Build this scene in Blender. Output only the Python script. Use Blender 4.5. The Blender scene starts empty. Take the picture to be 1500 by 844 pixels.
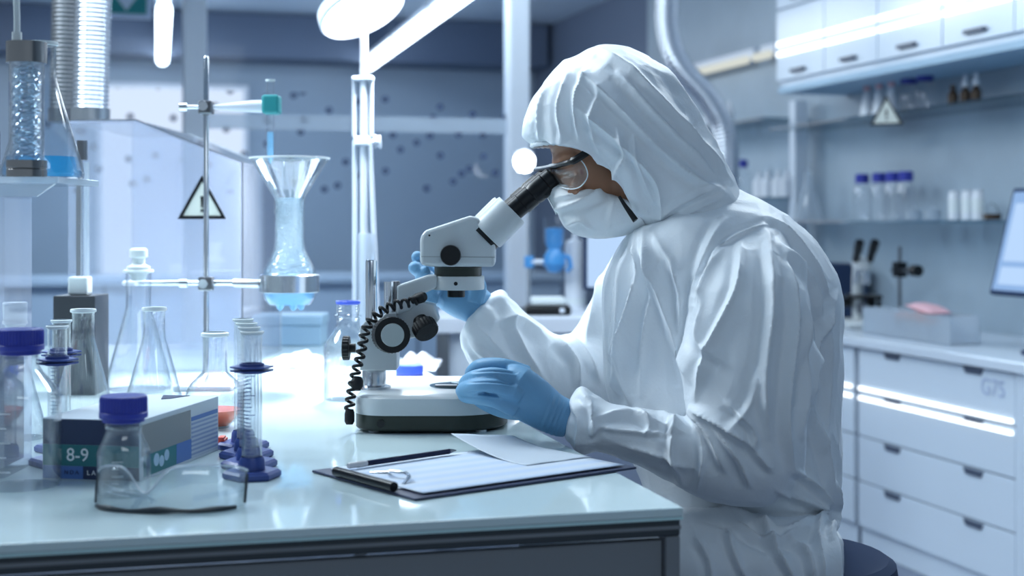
import bpy, bmesh, math, random
import numpy as np
from mathutils import Vector, Matrix, noise
random.seed(7)

# ------------------------------------------------------------------ camera
F = 2083.0            # focal length in pixels of the 1500 px wide frame
HZ = 325.0            # picture row of the horizon
H = 1.215             # camera height
TH = math.radians(16) # camera turned right of the room's long axis
sc = bpy.context.scene
col = sc.collection
cam_d = bpy.data.cameras.new('camera'); cam = bpy.data.objects.new('camera', cam_d)
col.objects.link(cam)
cam.location = (0, 0, H); cam.rotation_euler = (math.pi/2, 0, -TH)
cam_d.sensor_width = 36; cam_d.lens = 36*F/1500; cam_d.shift_y = -(422-HZ)/1500
cam_d.clip_start = .05; cam_d.clip_end = 60
cam_d.dof.use_dof = True; cam_d.dof.focus_distance = 2.06; cam_d.dof.aperture_fstop = 3.7
sc.camera = cam
sc.cycles.transparent_max_bounces = 64
sc.cycles.max_bounces = 10

# ------------------------------------------------------------------ light
sc.view_settings.view_transform = 'Standard'; sc.view_settings.look = 'None'
sc.view_settings.gamma = 1; sc.view_settings.use_curve_mapping = False
sc.view_settings.exposure = 0.0
world = bpy.data.worlds.new('world'); sc.world = world; world.use_nodes = True
bg = world.node_tree.nodes['Background']
bg.inputs[0].default_value = (.64, .82, 1, 1); bg.inputs[1].default_value = .43

def rz(v):   # camera frame (x right, y away, z up) -> room
    c, s = math.cos(TH), math.sin(TH)
    return Vector((v[0]*c + v[1]*s, -v[0]*s + v[1]*c, v[2]))
def area(name, loc, to, sx, sy, power, color=(.80, .92, 1)):
    l = bpy.data.lights.new(name, 'AREA'); l.shape = 'RECTANGLE'; l.size = sx; l.size_y = sy
    l.energy = power; l.color = color
    o = bpy.data.objects.new(name, l); col.objects.link(o); o.location = loc
    o.rotation_euler = (Vector(to)-Vector(loc)).to_track_quat('-Z', 'Y').to_euler()
    return o
# unseen area lights added to brighten desk, suit, shelves and back wall
area('ceiling_panel_light', rz((-.6, 2.9, 2.7)), rz((-.5, 2.7, 0)), 1.6, .9, 34)
area('ceiling_panel_light', rz((-1.7, 2.7, 2.66)), rz((.2, 2.2, 1.0)), 1.4, .8, 75)
area('ceiling_panel_light', rz((1.2, 3.6, 2.7)), rz((1.1, 2.6, 0)), 1.2, .6, 50)
area('ceiling_panel_light', rz((.5, -.3, 2.7)), rz((.4, 2.0, .8)), 1.6, .8, 11)
area('ceiling_panel_light', (1.3, 5.6, 2.7), (3.2, 5.2, 1.2), 1.6, .6, 40)
area('ceiling_panel_light', (.2, 8.2, 2.7), (.2, 8.2, 0), 1.6, .6, 110)

# ------------------------------------------------------------------ materials
MT = {}
def N(nt, t, **kw):
    n = nt.nodes.new(t)
    for k, v in kw.items(): setattr(n, k, v)
    return n
def newmat(name):
    m = bpy.data.materials.new(name); m.use_nodes = True
    nt = m.node_tree; nt.nodes.clear()
    out = N(nt, 'ShaderNodeOutputMaterial')
    MT[name] = m
    return m, nt, out
def pm(name, c, rough=.5, metal=0, spec=.5, var=.06, vs=8, bump=0, bs=60, coat=0, emit=None, es=0, sss=0, sheen=0):
    m, nt, out = newmat(name)
    p = N(nt, 'ShaderNodeBsdfPrincipled')
    tc = N(nt, 'ShaderNodeTexCoord')
    nz = N(nt, 'ShaderNodeTexNoise'); nz.inputs['Scale'].default_value = vs; nz.inputs['Detail'].default_value = 3
    nt.links.new(tc.outputs['Object'], nz.inputs['Vector'])
    mx = N(nt, 'ShaderNodeMix', data_type='RGBA')
    mx.inputs['A'].default_value = (*[min(1, x*(1-var)) for x in c], 1)
    mx.inputs['B'].default_value = (*[min(1, x*(1+var)) for x in c], 1)
    nt.links.new(nz.outputs['Fac'], mx.inputs['Factor'])
    nt.links.new(mx.outputs['Result'], p.inputs['Base Color'])
    p.inputs['Roughness'].default_value = rough; p.inputs['Metallic'].default_value = metal
    p.inputs['Specular IOR Level'].default_value = spec; p.inputs['Coat Weight'].default_value = coat
    p.inputs['Coat Roughness'].default_value = .04
    if sss:
        p.inputs['Subsurface Weight'].default_value = sss; p.inputs['Subsurface Scale'].default_value = .01
    if sheen: p.inputs['Sheen Weight'].default_value = sheen
    if emit:
        p.inputs['Emission Color'].default_value = (*emit, 1); p.inputs['Emission Strength'].default_value = es
    if bump:
        n2 = N(nt, 'ShaderNodeTexNoise'); n2.inputs['Scale'].default_value = bs; n2.inputs['Detail'].default_value = 4
        nt.links.new(tc.outputs['Object'], n2.inputs['Vector'])
        b = N(nt, 'ShaderNodeBump'); b.inputs['Strength'].default_value = bump; b.inputs['Distance'].default_value = .004
        nt.links.new(n2.outputs['Fac'], b.inputs['Height']); nt.links.new(b.outputs['Normal'], p.inputs['Normal'])
    nt.links.new(p.outputs[0], out.inputs[0])
    return m
def glass(name, tint=(.97, .985, 1), edge=(.36, .43, .52), edge_amt=.75, refl=.75, base=.05, frost=0, frost_c=(.8, .85, .95), power=3):
    """thin clear wall: see-through, mirror-like and darker where seen edge-on"""
    m, nt, out = newmat(name)
    lw = N(nt, 'ShaderNodeLayerWeight'); lw.inputs['Blend'].default_value = .5
    pw = N(nt, 'ShaderNodeMath', operation='POWER'); pw.inputs[1].default_value = power
    nt.links.new(lw.outputs['Facing'], pw.inputs[0])
    e = N(nt, 'ShaderNodeMath', operation='MULTIPLY'); e.inputs[1].default_value = edge_amt
    nt.links.new(pw.outputs[0], e.inputs[0])
    mx = N(nt, 'ShaderNodeMix', data_type='RGBA')
    mx.inputs['A'].default_value = (*tint, 1); mx.inputs['B'].default_value = (*edge, 1)
    nt.links.new(e.outputs[0], mx.inputs['Factor'])
    tr = N(nt, 'ShaderNodeBsdfTransparent'); nt.links.new(mx.outputs['Result'], tr.inputs[0])
    last = tr
    if frost:
        df = N(nt, 'ShaderNodeBsdfDiffuse'); df.inputs[0].default_value = (*frost_c, 1)
        tl = N(nt, 'ShaderNodeBsdfTranslucent'); tl.inputs[0].default_value = (*frost_c, 1)
        a = N(nt, 'ShaderNodeMixShader'); a.inputs[0].default_value = .5
        nt.links.new(df.outputs[0], a.inputs[1]); nt.links.new(tl.outputs[0], a.inputs[2])
        b = N(nt, 'ShaderNodeMixShader'); b.inputs[0].default_value = frost
        nt.links.new(tr.outputs[0], b.inputs[1]); nt.links.new(a.outputs[0], b.inputs[2]); last = b
    gl = N(nt, 'ShaderNodeBsdfGlossy'); gl.inputs['Roughness'].default_value = .03
    p4 = N(nt, 'ShaderNodeMath', operation='POWER'); p4.inputs[1].default_value = 3
    nt.links.new(lw.outputs['Facing'], p4.inputs[0])
    fr = N(nt, 'ShaderNodeMath', operation='MULTIPLY_ADD'); fr.inputs[1].default_value = refl; fr.inputs[2].default_value = base
    nt.links.new(p4.outputs[0], fr.inputs[0])
    mix = N(nt, 'ShaderNodeMixShader'); nt.links.new(fr.outputs[0], mix.inputs[0])
    nt.links.new(last.outputs[0], mix.inputs[1]); nt.links.new(gl.outputs[0], mix.inputs[2])
    nt.links.new(mix.outputs[0], out.inputs[0])
    return m
def lamp(name, c, s):
    m, nt, out = newmat(name)
    e = N(nt, 'ShaderNodeEmission'); e.inputs[0].default_value = (*c, 1); e.inputs[1].default_value = s
    nt.links.new(e.outputs[0], out.inputs[0]); return m
def wavemat(name, c1, c2, scale, axis='X', rough=.4, metal=0, bump=.4, spec=.5):
    """fine regular lines: printed text lines, ribbed sheet, brushed metal"""
    m = pm(name, c1, rough, metal, spec, var=.02); nt = m.node_tree
    p = next(n for n in nt.nodes if n.type == 'BSDF_PRINCIPLED')
    tc = next(n for n in nt.nodes if n.type == 'TEX_COORD')
    w = N(nt, 'ShaderNodeTexWave', bands_direction=axis); w.inputs['Scale'].default_value = scale
    w.inputs['Distortion'].default_value = .3
    nt.links.new(tc.outputs['Object'], w.inputs[0])
    mx = N(nt, 'ShaderNodeMix', data_type='RGBA')
    mx.inputs['A'].default_value = (*c1, 1); mx.inputs['B'].default_value = (*c2, 1)
    nt.links.new(w.outputs['Fac'], mx.inputs['Factor']); nt.links.new(mx.outputs['Result'], p.inputs['Base Color'])
    if bump:
        b = N(nt, 'ShaderNodeBump'); b.inputs['Strength'].default_value = bump; b.inputs['Distance'].default_value = .004
        nt.links.new(w.outputs['Fac'], b.inputs['Height']); nt.links.new(b.outputs['Normal'], p.inputs['Normal'])
    return m

pm('wall', (.35, .44, .55), .55, var=.12, vs=1.5)
pm('wall_right_paint', (.32, .40, .475), .4, var=.22, vs=2.5)
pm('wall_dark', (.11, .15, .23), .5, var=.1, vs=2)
wavemat('ceiling_ribs', (.42, .52, .64), (.50, .60, .70), 4, 'Y', .6, 0, .5)
pm('floor_lino', (.13, .16, .23), .35, var=.1, vs=3)
pm('desk_glass', (.61, .74, .765), .06, spec=.6, var=.02, vs=2)
pm('desk_edge', (.55, .78, .80), .12, var=.02)
pm('dark_frame', (.035, .045, .055), .35, var=.1)
pm('grey_panel', (.20, .215, .235), .5, var=.05, vs=3)
pm('white_paint', (.72, .77, .86), .4, var=.03)
pm('lamp_paint', (.46, .52, .60), .4, var=.03)
pm('post_paint', (.66, .72, .80), .45, var=.04)
pm('cabinet', (.66, .75, .85), .22, spec=.6, var=.03, vs=3)
pm('cabinet_gap', (.22, .27, .38), .5)
pm('counter_top', (.62, .69, .78), .2, var=.04)
pm('cap_steel', (.30, .29, .29), .22, 1, var=.1)
pm('holder_dark', (.035, .04, .05), .4)
pm('duct_dark', (.13, .14, .155), .4, .6, var=.1)
pm('handle_dark', (.07, .09, .14), .4)
pm('suit', (.795, .84, .885), .48, spec=.4, var=.02, vs=20, bump=.1, bs=220)
def creases(name, sc1, sc2, st):
    """crisp crease lines of crumpled paper-like cloth as fine relief"""
    nt = MT[name].node_tree; p = next(n for n in nt.nodes if n.type == 'BSDF_PRINCIPLED')
    tc = next(n for n in nt.nodes if n.type == 'TEX_COORD'); old = p.inputs['Normal'].links[0].from_socket
    nz = N(nt, 'ShaderNodeTexNoise'); nz.inputs['Scale'].default_value = 7; nt.links.new(tc.outputs['Object'], nz.inputs['Vector'])
    ad = N(nt, 'ShaderNodeVectorMath', operation='MULTIPLY_ADD'); ad.inputs[1].default_value = (.10, .10, .10)
    nt.links.new(nz.outputs['Color'], ad.inputs[0]); nt.links.new(tc.outputs['Object'], ad.inputs[2])
    for s in (sc1, sc2):
        mp = N(nt, 'ShaderNodeMapping'); mp.inputs['Scale'].default_value = (1, 1, .6); nt.links.new(ad.outputs[0], mp.inputs[0])
        v = N(nt, 'ShaderNodeTexVoronoi', feature='F1'); v.inputs['Scale'].default_value = s; nt.links.new(mp.outputs[0], v.inputs['Vector'])
        b = N(nt, 'ShaderNodeBump'); b.inputs['Strength'].default_value = st; b.inputs['Distance'].default_value = .12/s
        nt.links.new(v.outputs['Distance'], b.inputs['Height']); nt.links.new(old, b.inputs['Normal']); old = b.outputs[0]
    nt.links.new(old, p.inputs['Normal'])
creases('suit', 12, 26, .28)
pm('mask', (.85, .88, .90), .6, var=.02, vs=30, bump=.1, bs=300)
pm('glove', (.14, .33, .53), .48, var=.08, vs=30, bump=.1, bs=260)
pm('skin', (.36, .17, .095), .45, var=.1, vs=30, sss=.1)
pm('scope_white', (.54, .58, .60), .28, spec=.5, var=.02)
pm('scope_dark', (.026, .034, .028), .35, spec=.3, var=.1)
pm('black', (.007, .008, .010), .28, spec=.3, var=.2)
pm('black_matte', (.009, .010, .012), .5, spec=.25, var=.2, bump=.2, bs=400)
pm('grey_face', (.36, .40, .40), .4)
pm('chrome', (.72, .75, .79), .12, 1, var=.02)
pm('steel', (.55, .58, .62), .25, 1, var=.05)
pm('steel_dark', (.22, .23, .25), .3, 1, var=.1)
pm('blue_cap', (.022, .035, .33), .38, var=.08, vs=30)
pm('blue_base', (.03, .06, .25), .35, var=.08)
pm('blue_ring', (.06, .12, .7), .35)
pm('teal_rubber', (.02, .30, .32), .5)
pm('red', (.62, .08, .05), .5)
pm('orange_liquid', (.8, .13, .05), .2, spec=.4)
pm('navy', (.015, .03, .085), .5)
pm('teal_print', (.02, .16, .18), .5)
pm('mid_blue_print', (.07, .16, .42), .5)
pm('carton', (.50, .57, .63), .55, var=.05, vs=12)
pm('carton_grey', (.22, .24, .25), .55)
wavemat('carton_text', (.45, .52, .6), (.2, .27, .45), 55, 'Z', .55, 0, 0)
pm('print_white', (.8, .84, .86), .5)
pm('mark_white', (.75, .8, .85), .5)
pm('paper', (.52, .58, .65), .6, var=.03)
wavemat('paper_print', (.60, .66, .74), (.50, .60, .76), 9, 'Y', .6, 0, 0)
pm('board_dark', (.03, .04, .09), .35)
pm('pencil_blue', (.012, .016, .05), .3)
pm('eraser', (.6, .6, .62), .5)
pm('silver', (.7, .72, .74), .3, 1)
pm('frosted', (.72, .78, .8), .6, var=.04)
pm('foam_white', (.74, .83, .86), .5, var=.1, vs=120, bump=.8, bs=140)
pm('pale_blue_box', (.36, .52, .66), .5, var=.04)
pm('cloth_grey', (.24, .26, .30), .8, var=.35, vs=9)
pm('cloth', (.55, .58, .62), .8, var=.1, vs=12)
pm('brown_glass', (.06, .035, .02), .15)
pm('pink', (.75, .45, .5), .6); pm('orange', (.8, .2, .06), .5)
pm('bottle_white', (.72, .76, .82), .45)
pm('sign_green', (.02, .30, .26), .5)
pm('blue_plastic', (.06, .28, .62), .3)
pm('blue_dark', (.025, .045, .10), .75, spec=.2)
pm('duct', (.62, .66, .72), .25, .9, var=.05)
pm('triangle_pale', (.72, .76, .70), .6)
pm('spot_mark', (.05, .07, .16), .5)
glass('clear_glass', tint=(.985, .992, 1), edge=(.50, .58, .66), edge_amt=.62, power=4, refl=.8, base=.06)
glass('clear_plastic', edge=(.45, .55, .62), edge_amt=.6)
glass('goggle_lens', tint=(.93, .96, .97), edge=(.30, .38, .42), edge_amt=.9, base=.09, power=2, frost=.06, frost_c=(.7, .8, .85))
glass('shelf_glass', tint=(.80, .88, .92), edge=(.4, .5, .55), base=.08)
glass('acrylic', tint=(.93, .95, 1), edge=(.5, .55, .65), frost=.22, frost_c=(.84, .88, .96))
glass('acrylic_milky', tint=(.9, .93, .97), edge=(.5, .55, .6), frost=.5, frost_c=(.75, .82, .88))
glass('blue_liquid', tint=(.42, .80, .94), edge=(.15, .5, .8), frost=.38, frost_c=(.06, .50, .80), base=.04)
glass('pale_liquid', tint=(.55, .80, .95), edge=(.2, .5, .8), frost=.45, frost_c=(.45, .75, .92), base=.04)
glass('pale_coil', tint=(.86,.94,.98), edge=(.25,.42,.60), edge_amt=.8, refl=.9, base=.15, power=2)
glass('foam_glass', tint=(.85, .93, .97), edge=(.35, .5, .62), edge_amt=.9, frost=.38, frost_c=(.55, .66, .72), base=.1)
glass('partition_glass', tint=(.90, .94, .98), edge=(.6, .65, .75), refl=.3, base=.03)
lamp('tube_light', (.88, .95, 1), 9); lamp('tube_dim', (.92, .96, .88), .75); lamp('lamp_disc', (.93, .97, 1), 7)
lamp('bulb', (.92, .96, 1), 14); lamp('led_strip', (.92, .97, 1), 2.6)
lamp('window_light', (.80, .87, 1), 1.1); lamp('screen_light', (.34, .56, .95), .85); lamp('screen_bright', (.50, .70, 1), 1.0)

# ------------------------------------------------------------------ mesh building
def c(px, py, d):      # a point of the picture at a given distance, camera frame
    return Vector(((px-750)*d/F, d, H + (HZ-py)*d/F))
class MB:
    def __init__(s): s.v = []; s.f = []
    def add(s, vs, fs):
        o = len(s.v); s.v += [tuple(x) for x in vs]; s.f += [tuple(i+o for i in q) for q in fs]; return s
    def box(s, ctr, size, R=None):
        vs = []
        for z in (-.5, .5):
            for y in (-.5, .5):
                for x in (-.5, .5):
                    p = Vector((x*size[0], y*size[1], z*size[2]))
                    if R: p = R @ p
                    vs.append(Vector(ctr)+p)
        return s.add(vs, [(0, 2, 3, 1), (4, 5, 7, 6), (0, 1, 5, 4), (2, 6, 7, 3), (0, 4, 6, 2), (1, 3, 7, 5)])
    def lo_hi(s, lo, hi):
        return s.box([(a+b)/2 for a, b in zip(lo, hi)], [abs(b-a) for a, b in zip(lo, hi)])
    def loft(s, rings, cap=True, closed=False):
        n = len(rings[0]); vs = [p for r in rings for p in r]; fs = []
        m = len(rings)
        for k in range(m if closed else m-1):
            for i in range(n):
                j = (i+1) % n; k2 = (k+1) % m
                fs.append((k*n+i, k*n+j, k2*n+j, k2*n+i))
        if cap and not closed:
            fs.append(tuple(range(n-1, -1, -1))); fs.append(tuple((m-1)*n+i for i in range(n)))
        return s.add(vs, fs)
    def lathe(s, prof, n=36, ctr=(0, 0, 0), Q=None, knurl=None, cap=True):
        rings = []
        for q in prof:
            r, z = q[0], q[1]
            ring = []
            for i in range(n):
                a = 2*math.pi*i/n
                rr = r
                if knurl and len(q) > 2: rr = r - (knurl if i % 2 else 0)
                p = Vector((rr*math.cos(a), rr*math.sin(a), z))
                if Q: p = Q @ p
                ring.append(Vector(ctr)+p)
            rings.append(ring)
        return s.loft(rings, cap)
    def cyl(s, p0, p1, r0, r1=None, n=24):
        p0, p1 = Vector(p0), Vector(p1); r1 = r0 if r1 is None else r1
        Q = (p1-p0).to_track_quat('Z', 'Y').to_matrix(); L = (p1-p0).length
        return s.lathe([(r0, 0), (r1, L)], n, p0, Q)
    def turn(s, p0, p1, prof, n=32, knurl=None, cap=True):   # profile (r, t*length)
        p0, p1 = Vector(p0), Vector(p1)
        Q = (p1-p0).to_track_quat('Z', 'Y').to_matrix(); L = (p1-p0).length
        return s.lathe([(q[0], q[1]*L, *q[2:]) for q in prof], n, p0, Q, knurl, cap)
    def tube(s, pts, r, n=10, cap=True, sq=1.0):
        pts = [Vector(p) for p in pts]; m = len(pts)
        rr = r if isinstance(r, (list, tuple)) else [r]*m
        rings = []; up = None
        for k in range(m):
            t = (pts[min(k+1, m-1)] - pts[max(k-1, 0)]).normalized()
            if up is None:
                up = Vector((0, 0, 1)) if abs(t.z) < .9 else Vector((1, 0, 0))
            a = (up - t*up.dot(t)).normalized(); b = t.cross(a); up = a
            rings.append([pts[k] + (a*math.cos(2*math.pi*i/n) + b*math.sin(2*math.pi*i/n)*sq)*rr[k] for i in range(n)])
        return s.loft(rings, cap)
    def prism(s, poly, ext):
        n = len(poly); e = Vector(ext); a = [Vector(p) for p in poly]
        return s.add(a + [p+e for p in a], [tuple(range(n-1, -1, -1)), tuple(range(n, 2*n))] +
                     [(i, (i+1) % n, n+(i+1) % n, n+i) for i in range(n)])
    def mesh(s, name, off=(0, 0, 0)):
        me = bpy.data.meshes.new(name)
        ox, oy, oz = off
        me.from_pydata([(x-ox, y-oy, z-oz) for x, y, z in s.v], [], s.f)
        bm = bmesh.new(); bm.from_mesh(me); bmesh.ops.recalc_face_normals(bm, faces=bm.faces)
        bm.to_mesh(me); bm.free(); me.update(); return me
    def build(s, name, mat, parent=None, off=(0, 0, 0), smooth=True, bevel=0, ang=35, seg=2):
        return link(name, s.mesh(name, off), mat, parent, smooth, bevel, ang, seg)
def link(name, me, mat, parent=None, smooth=True, bevel=0, ang=35, seg=2):
    o = bpy.data.objects.new(name, me); col.objects.link(o)
    if not me.materials: me.materials.append(MT[mat])
    if smooth:
        me.shade_smooth()
        if ang: me.set_sharp_from_angle(angle=math.radians(ang))
    if parent is not None: o.parent = parent
    if bevel:
        b = o.modifiers.new('bevel', 'BEVEL'); b.width = bevel; b.segments = seg; b.limit_method = 'ANGLE'
    return o
def tag(o, label=None, cat=None, group=None, kind=None):
    if label: o['label'] = label
    if cat: o['category'] = cat
    if group: o['group'] = group
    if kind: o['kind'] = kind
    return o
def thing(name, label, cat, O, group=None, rot=None):
    """Empty at a thing's base; O in the camera frame"""
    o = bpy.data.objects.new(name, None); col.objects.link(o); o.empty_display_size = .05
    o.location = rz(O); o.rotation_euler = (0, 0, -TH + (rot or 0))
    return tag(o, label, cat, group)
def room_thing(name, label, cat, O, group=None, rot=0):
    o = bpy.data.objects.new(name, None); col.objects.link(o); o.empty_display_size = .05
    o.location = O; o.rotation_euler = (0, 0, rot)
    return tag(o, label, cat, group)
def struct(o, parent=None): o['kind'] = 'structure'; return o
def dup(o, parent=None):
    q = o.copy(); col.objects.link(q); q.parent = parent
    for ch in list(o.children): dup(ch, q)
    return q
def on_desk(px, d): return Vector(((px-750)*d/F, d, DZ))
def text_mesh(s, size, ext=.0005):
    cu = bpy.data.curves.new('lettering', 'FONT'); cu.body = s; cu.size = size; cu.extrude = ext
    cu.align_x = 'CENTER'; cu.align_y = 'CENTER'
    o = bpy.data.objects.new('lettering', cu); col.objects.link(o)
    dg = bpy.context.evaluated_depsgraph_get()
    me = bpy.data.meshes.new_from_object(o.evaluated_get(dg))
    bpy.data.objects.remove(o); me.materials.clear(); return me
def ray(px):   # room direction of a picture column, per unit of camera depth
    t = px-750
    return ((F*math.sin(TH)+math.cos(TH)*t)/F, (F*math.cos(TH)-math.sin(TH)*t)/F)
def on_x(px, py, X):
    a, b = ray(px); d = X/a; return Vector((X, b*d, H+(HZ-py)*d/F))
def on_y(px, py, Y):
    a, b = ray(px); d = Y/b; return Vector((a*d, Y, H+(HZ-py)*d/F))
def on_z(px, py, Z):
    d = (Z-H)*F/(HZ-py); return rz(c(px, py, d))
DZ = .90

# ================================================================== the room
XR, YB, ZC = 3.3, 11.0, 2.75
struct(MB().lo_hi((-4, -3, -.1), (XR+.1, YB+.1, 0)).build('floor', 'floor_lino', smooth=False))
struct(MB().lo_hi((-4, -3, ZC), (XR+.1, YB+.1, ZC+.1)).build('ceiling', 'ceiling_ribs', smooth=False))
struct(MB().lo_hi((-4, YB, 0), (XR+.1, YB+.1, ZC)).build('wall_back', 'wall', smooth=False))
struct(MB().lo_hi((XR, -3, 0), (XR+.1, 8.4, ZC)).build('wall_right', 'wall_right_paint', smooth=False))
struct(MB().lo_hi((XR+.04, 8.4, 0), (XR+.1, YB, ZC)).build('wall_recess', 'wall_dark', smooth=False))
# bulkhead under the ceiling in front of the back wall
struct(MB().lo_hi((-4, YB-.5, 2.42), (XR, YB-.02, ZC-.01)).build('trim_1', 'wall_dark', smooth=False))
# bright lit panel on the back wall, its brightness put in as glow
a = on_y(150, 128, YB-.03); b = on_y(356, 470, YB-.03)
w = struct(MB().lo_hi((a.x-.04, YB-.05, b.z-.04), (b.x+.04, YB-.005, a.z+.04)).build('window_1', 'white_paint', smooth=False))
MB().lo_hi((a.x, YB-.065, b.z), (b.x, YB-.051, a.z)).build('pane', 'window_light', w, smooth=False)

# glass partition with spotted film between white posts
YP = 6.0
def spotted(name, z0, z1, scale, thr):
    m = glass(name, tint=(.90, .94, .98), edge=(.6, .65, .75), refl=.15, base=.008); nt = m.node_tree
    out = next(n for n in nt.nodes if n.type == 'OUTPUT_MATERIAL'); src = out.inputs[0].links[0].from_socket
    tc = N(nt, 'ShaderNodeTexCoord'); mp = N(nt, 'ShaderNodeMapping'); mp.inputs['Rotation'].default_value = (math.pi/2, 0, 0)
    nt.links.new(tc.outputs['Object'], mp.inputs[0])
    vo = N(nt, 'ShaderNodeTexVoronoi', voronoi_dimensions='2D'); vo.inputs['Scale'].default_value = scale
    nt.links.new(mp.outputs[0], vo.inputs['Vector'])
    lt = N(nt, 'ShaderNodeMath', operation='LESS_THAN'); lt.inputs[1].default_value = thr
    nt.links.new(vo.outputs['Distance'], lt.inputs[0])
    sx = N(nt, 'ShaderNodeSeparateXYZ'); nt.links.new(tc.outputs['Object'], sx.inputs[0])
    g1 = N(nt, 'ShaderNodeMath', operation='GREATER_THAN'); g1.inputs[1].default_value = z0
    g2 = N(nt, 'ShaderNodeMath', operation='LESS_THAN'); g2.inputs[1].default_value = z1
    nt.links.new(sx.outputs['Z'], g1.inputs[0]); nt.links.new(sx.outputs['Z'], g2.inputs[0])
    q = N(nt, 'ShaderNodeMath', operation='MULTIPLY'); nt.links.new(g1.outputs[0], q.inputs[0]); nt.links.new(g2.outputs[0], q.inputs[1])
    q2 = N(nt, 'ShaderNodeMath', operation='MULTIPLY'); nt.links.new(q.outputs[0], q2.inputs[0]); nt.links.new(lt.outputs[0], q2.inputs[1])
    q3 = N(nt, 'ShaderNodeMath', operation='MULTIPLY'); q3.inputs[1].default_value = .4; nt.links.new(q2.outputs[0], q3.inputs[0])
    d = N(nt, 'ShaderNodeBsdfDiffuse'); d.inputs[0].default_value = (.06, .09, .2, 1)
    mx = N(nt, 'ShaderNodeMixShader'); nt.links.new(q3.outputs[0], mx.inputs[0])
    nt.links.new(src, mx.inputs[1]); nt.links.new(d.outputs[0], mx.inputs[2]); nt.links.new(mx.outputs[0], out.inputs[0])
spotted('spotted_film', 1.33, 1.76, 9.0, .15)
p1, p2, p0 = on_y(285, 300, YP).x, on_y(757, 300, YP).x, on_y(30, 300, YP).x
gp = room_thing('glass_partition', 'glass partition with dark spots and a frosted band between white posts', 'partition', (p1, YP, 0))
for x in (p1, p2):
    MB().lo_hi((x-.047-p1, -.05, 0), (x+.047-p1, .05, ZC)).build('post', 'post_paint', gp, smooth=False, bevel=.008)
for x0, x1 in ((p0, p1-.05), (p1+.05, p2-.05)):
    MB().lo_hi((x0-p1, -.005, .05), (x1-p1, .005, 2.4)).build('pane', 'spotted_film', gp, smooth=False)
MB().lo_hi((.05, -.012, 1.60), (p2-p1-.05, -.006, 1.665)).build('frosted_band', 'acrylic_milky', gp, smooth=False)

# hanging tube lights, along the room
def tube_row(px, py, n, Z=2.4, rot=math.radians(-2), mat='tube_light', label='', drop=True):
    e = on_z(px, py, Z)
    dv = Vector((math.sin(rot), -math.cos(rot), 0))
    for k in range(n):
        s0 = e + dv*(k*1.32); s1 = s0 + dv*1.25
        t = room_thing('tube_lamp', label[k], 'lamp', (s0+s1)/2, 'hanging tube lamps')
        o = (s0+s1)/2
        MB().turn(s0, s1, [(.03, 0), (.042, .01), (.042, .99), (.03, 1)], 16).build('tube', mat, t, o)
        MB().box(Vector(o)+Vector((0, 0, .062)), (.07, 1.2, .03), Matrix.Rotation(rot, 3, 'Z')).build('housing', 'white_paint', t, o, smooth=False)
        for q in (.15, .85):
            p = s0.lerp(s1, q); MB().cyl(p+Vector((0, 0, .05)), Vector((p.x, p.y, ZC)), .004, n=6).build('cable', 'steel', t, o)
tube_row(238, 88, 2, label=['bright tube lamp hanging right of the green exit sign, farther one', 'bright tube lamp hanging right of the green exit sign, nearer one'])
tube_row(540, 96, 3, label=['far bright tube lamp slanting up beside the round lamp head', 'second bright tube lamp of the slanting row over the partition', 'nearest tube lamp of the slanting row over the partition'])
# dim glowing tubes on the wall at right, behind the flexible duct
for (pa, pb, lab) in ((985, 1096, 'dim yellowish tube lamp on wall crossed by the flexible duct'), (1106, 1127, 'short dim tube lamp beside the wall cabinets')):
    s0 = on_x(pa, 113, XR-.08); s1 = on_x(pb, 86, XR-.08); s0.z = s1.z = 2.06
    t = room_thing('wall_tube_lamp', lab, 'lamp', s0, 'wall tube lamps')
    MB().turn(s0, s1, [(.012, 0), (.022, .02), (.022, .98), (.012, 1)], 12).build('tube', 'tube_dim', t, s0)
    MB().lo_hi((XR-.05, s1.y, 2.06), (XR, s0.y, 2.12)).build('housing', 'white_paint', t, s0, smooth=False)

# green exit sign
a = on_y(158, -40, 7.5); b = on_y(222, 28, 7.5)
t = room_thing('exit_sign', 'green exit sign with a white arrow pointing down', 'sign', (a.x, 7.5, b.z))
MB().lo_hi((0, -.02, 0), (b.x-a.x, .02, .24)).build('sign_frame', 'white_paint', t, smooth=False, bevel=.004)
W_ = b.x-a.x
MB().lo_hi((.012, -.024, .02), (W_-.025, -.0205, .22)).build('sign_face', 'sign_green', t, smooth=False)
MB().prism([(W_*.42, -.028, .035), (W_*.72, -.028, .12), (W_*.54, -.028, .12), (W_*.54, -.028, .21), (W_*.30, -.028, .21), (W_*.30, -.028, .12), (W_*.12, -.028, .12)], (0, .003, 0)).build('arrow', 'print_white', t, smooth=False)
for q in (.15, .85): MB().cyl((W_*q, 0, .24), (W_*q, 0, ZC-b.z), .006, n=6).build('rod', 'steel', t)

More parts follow.
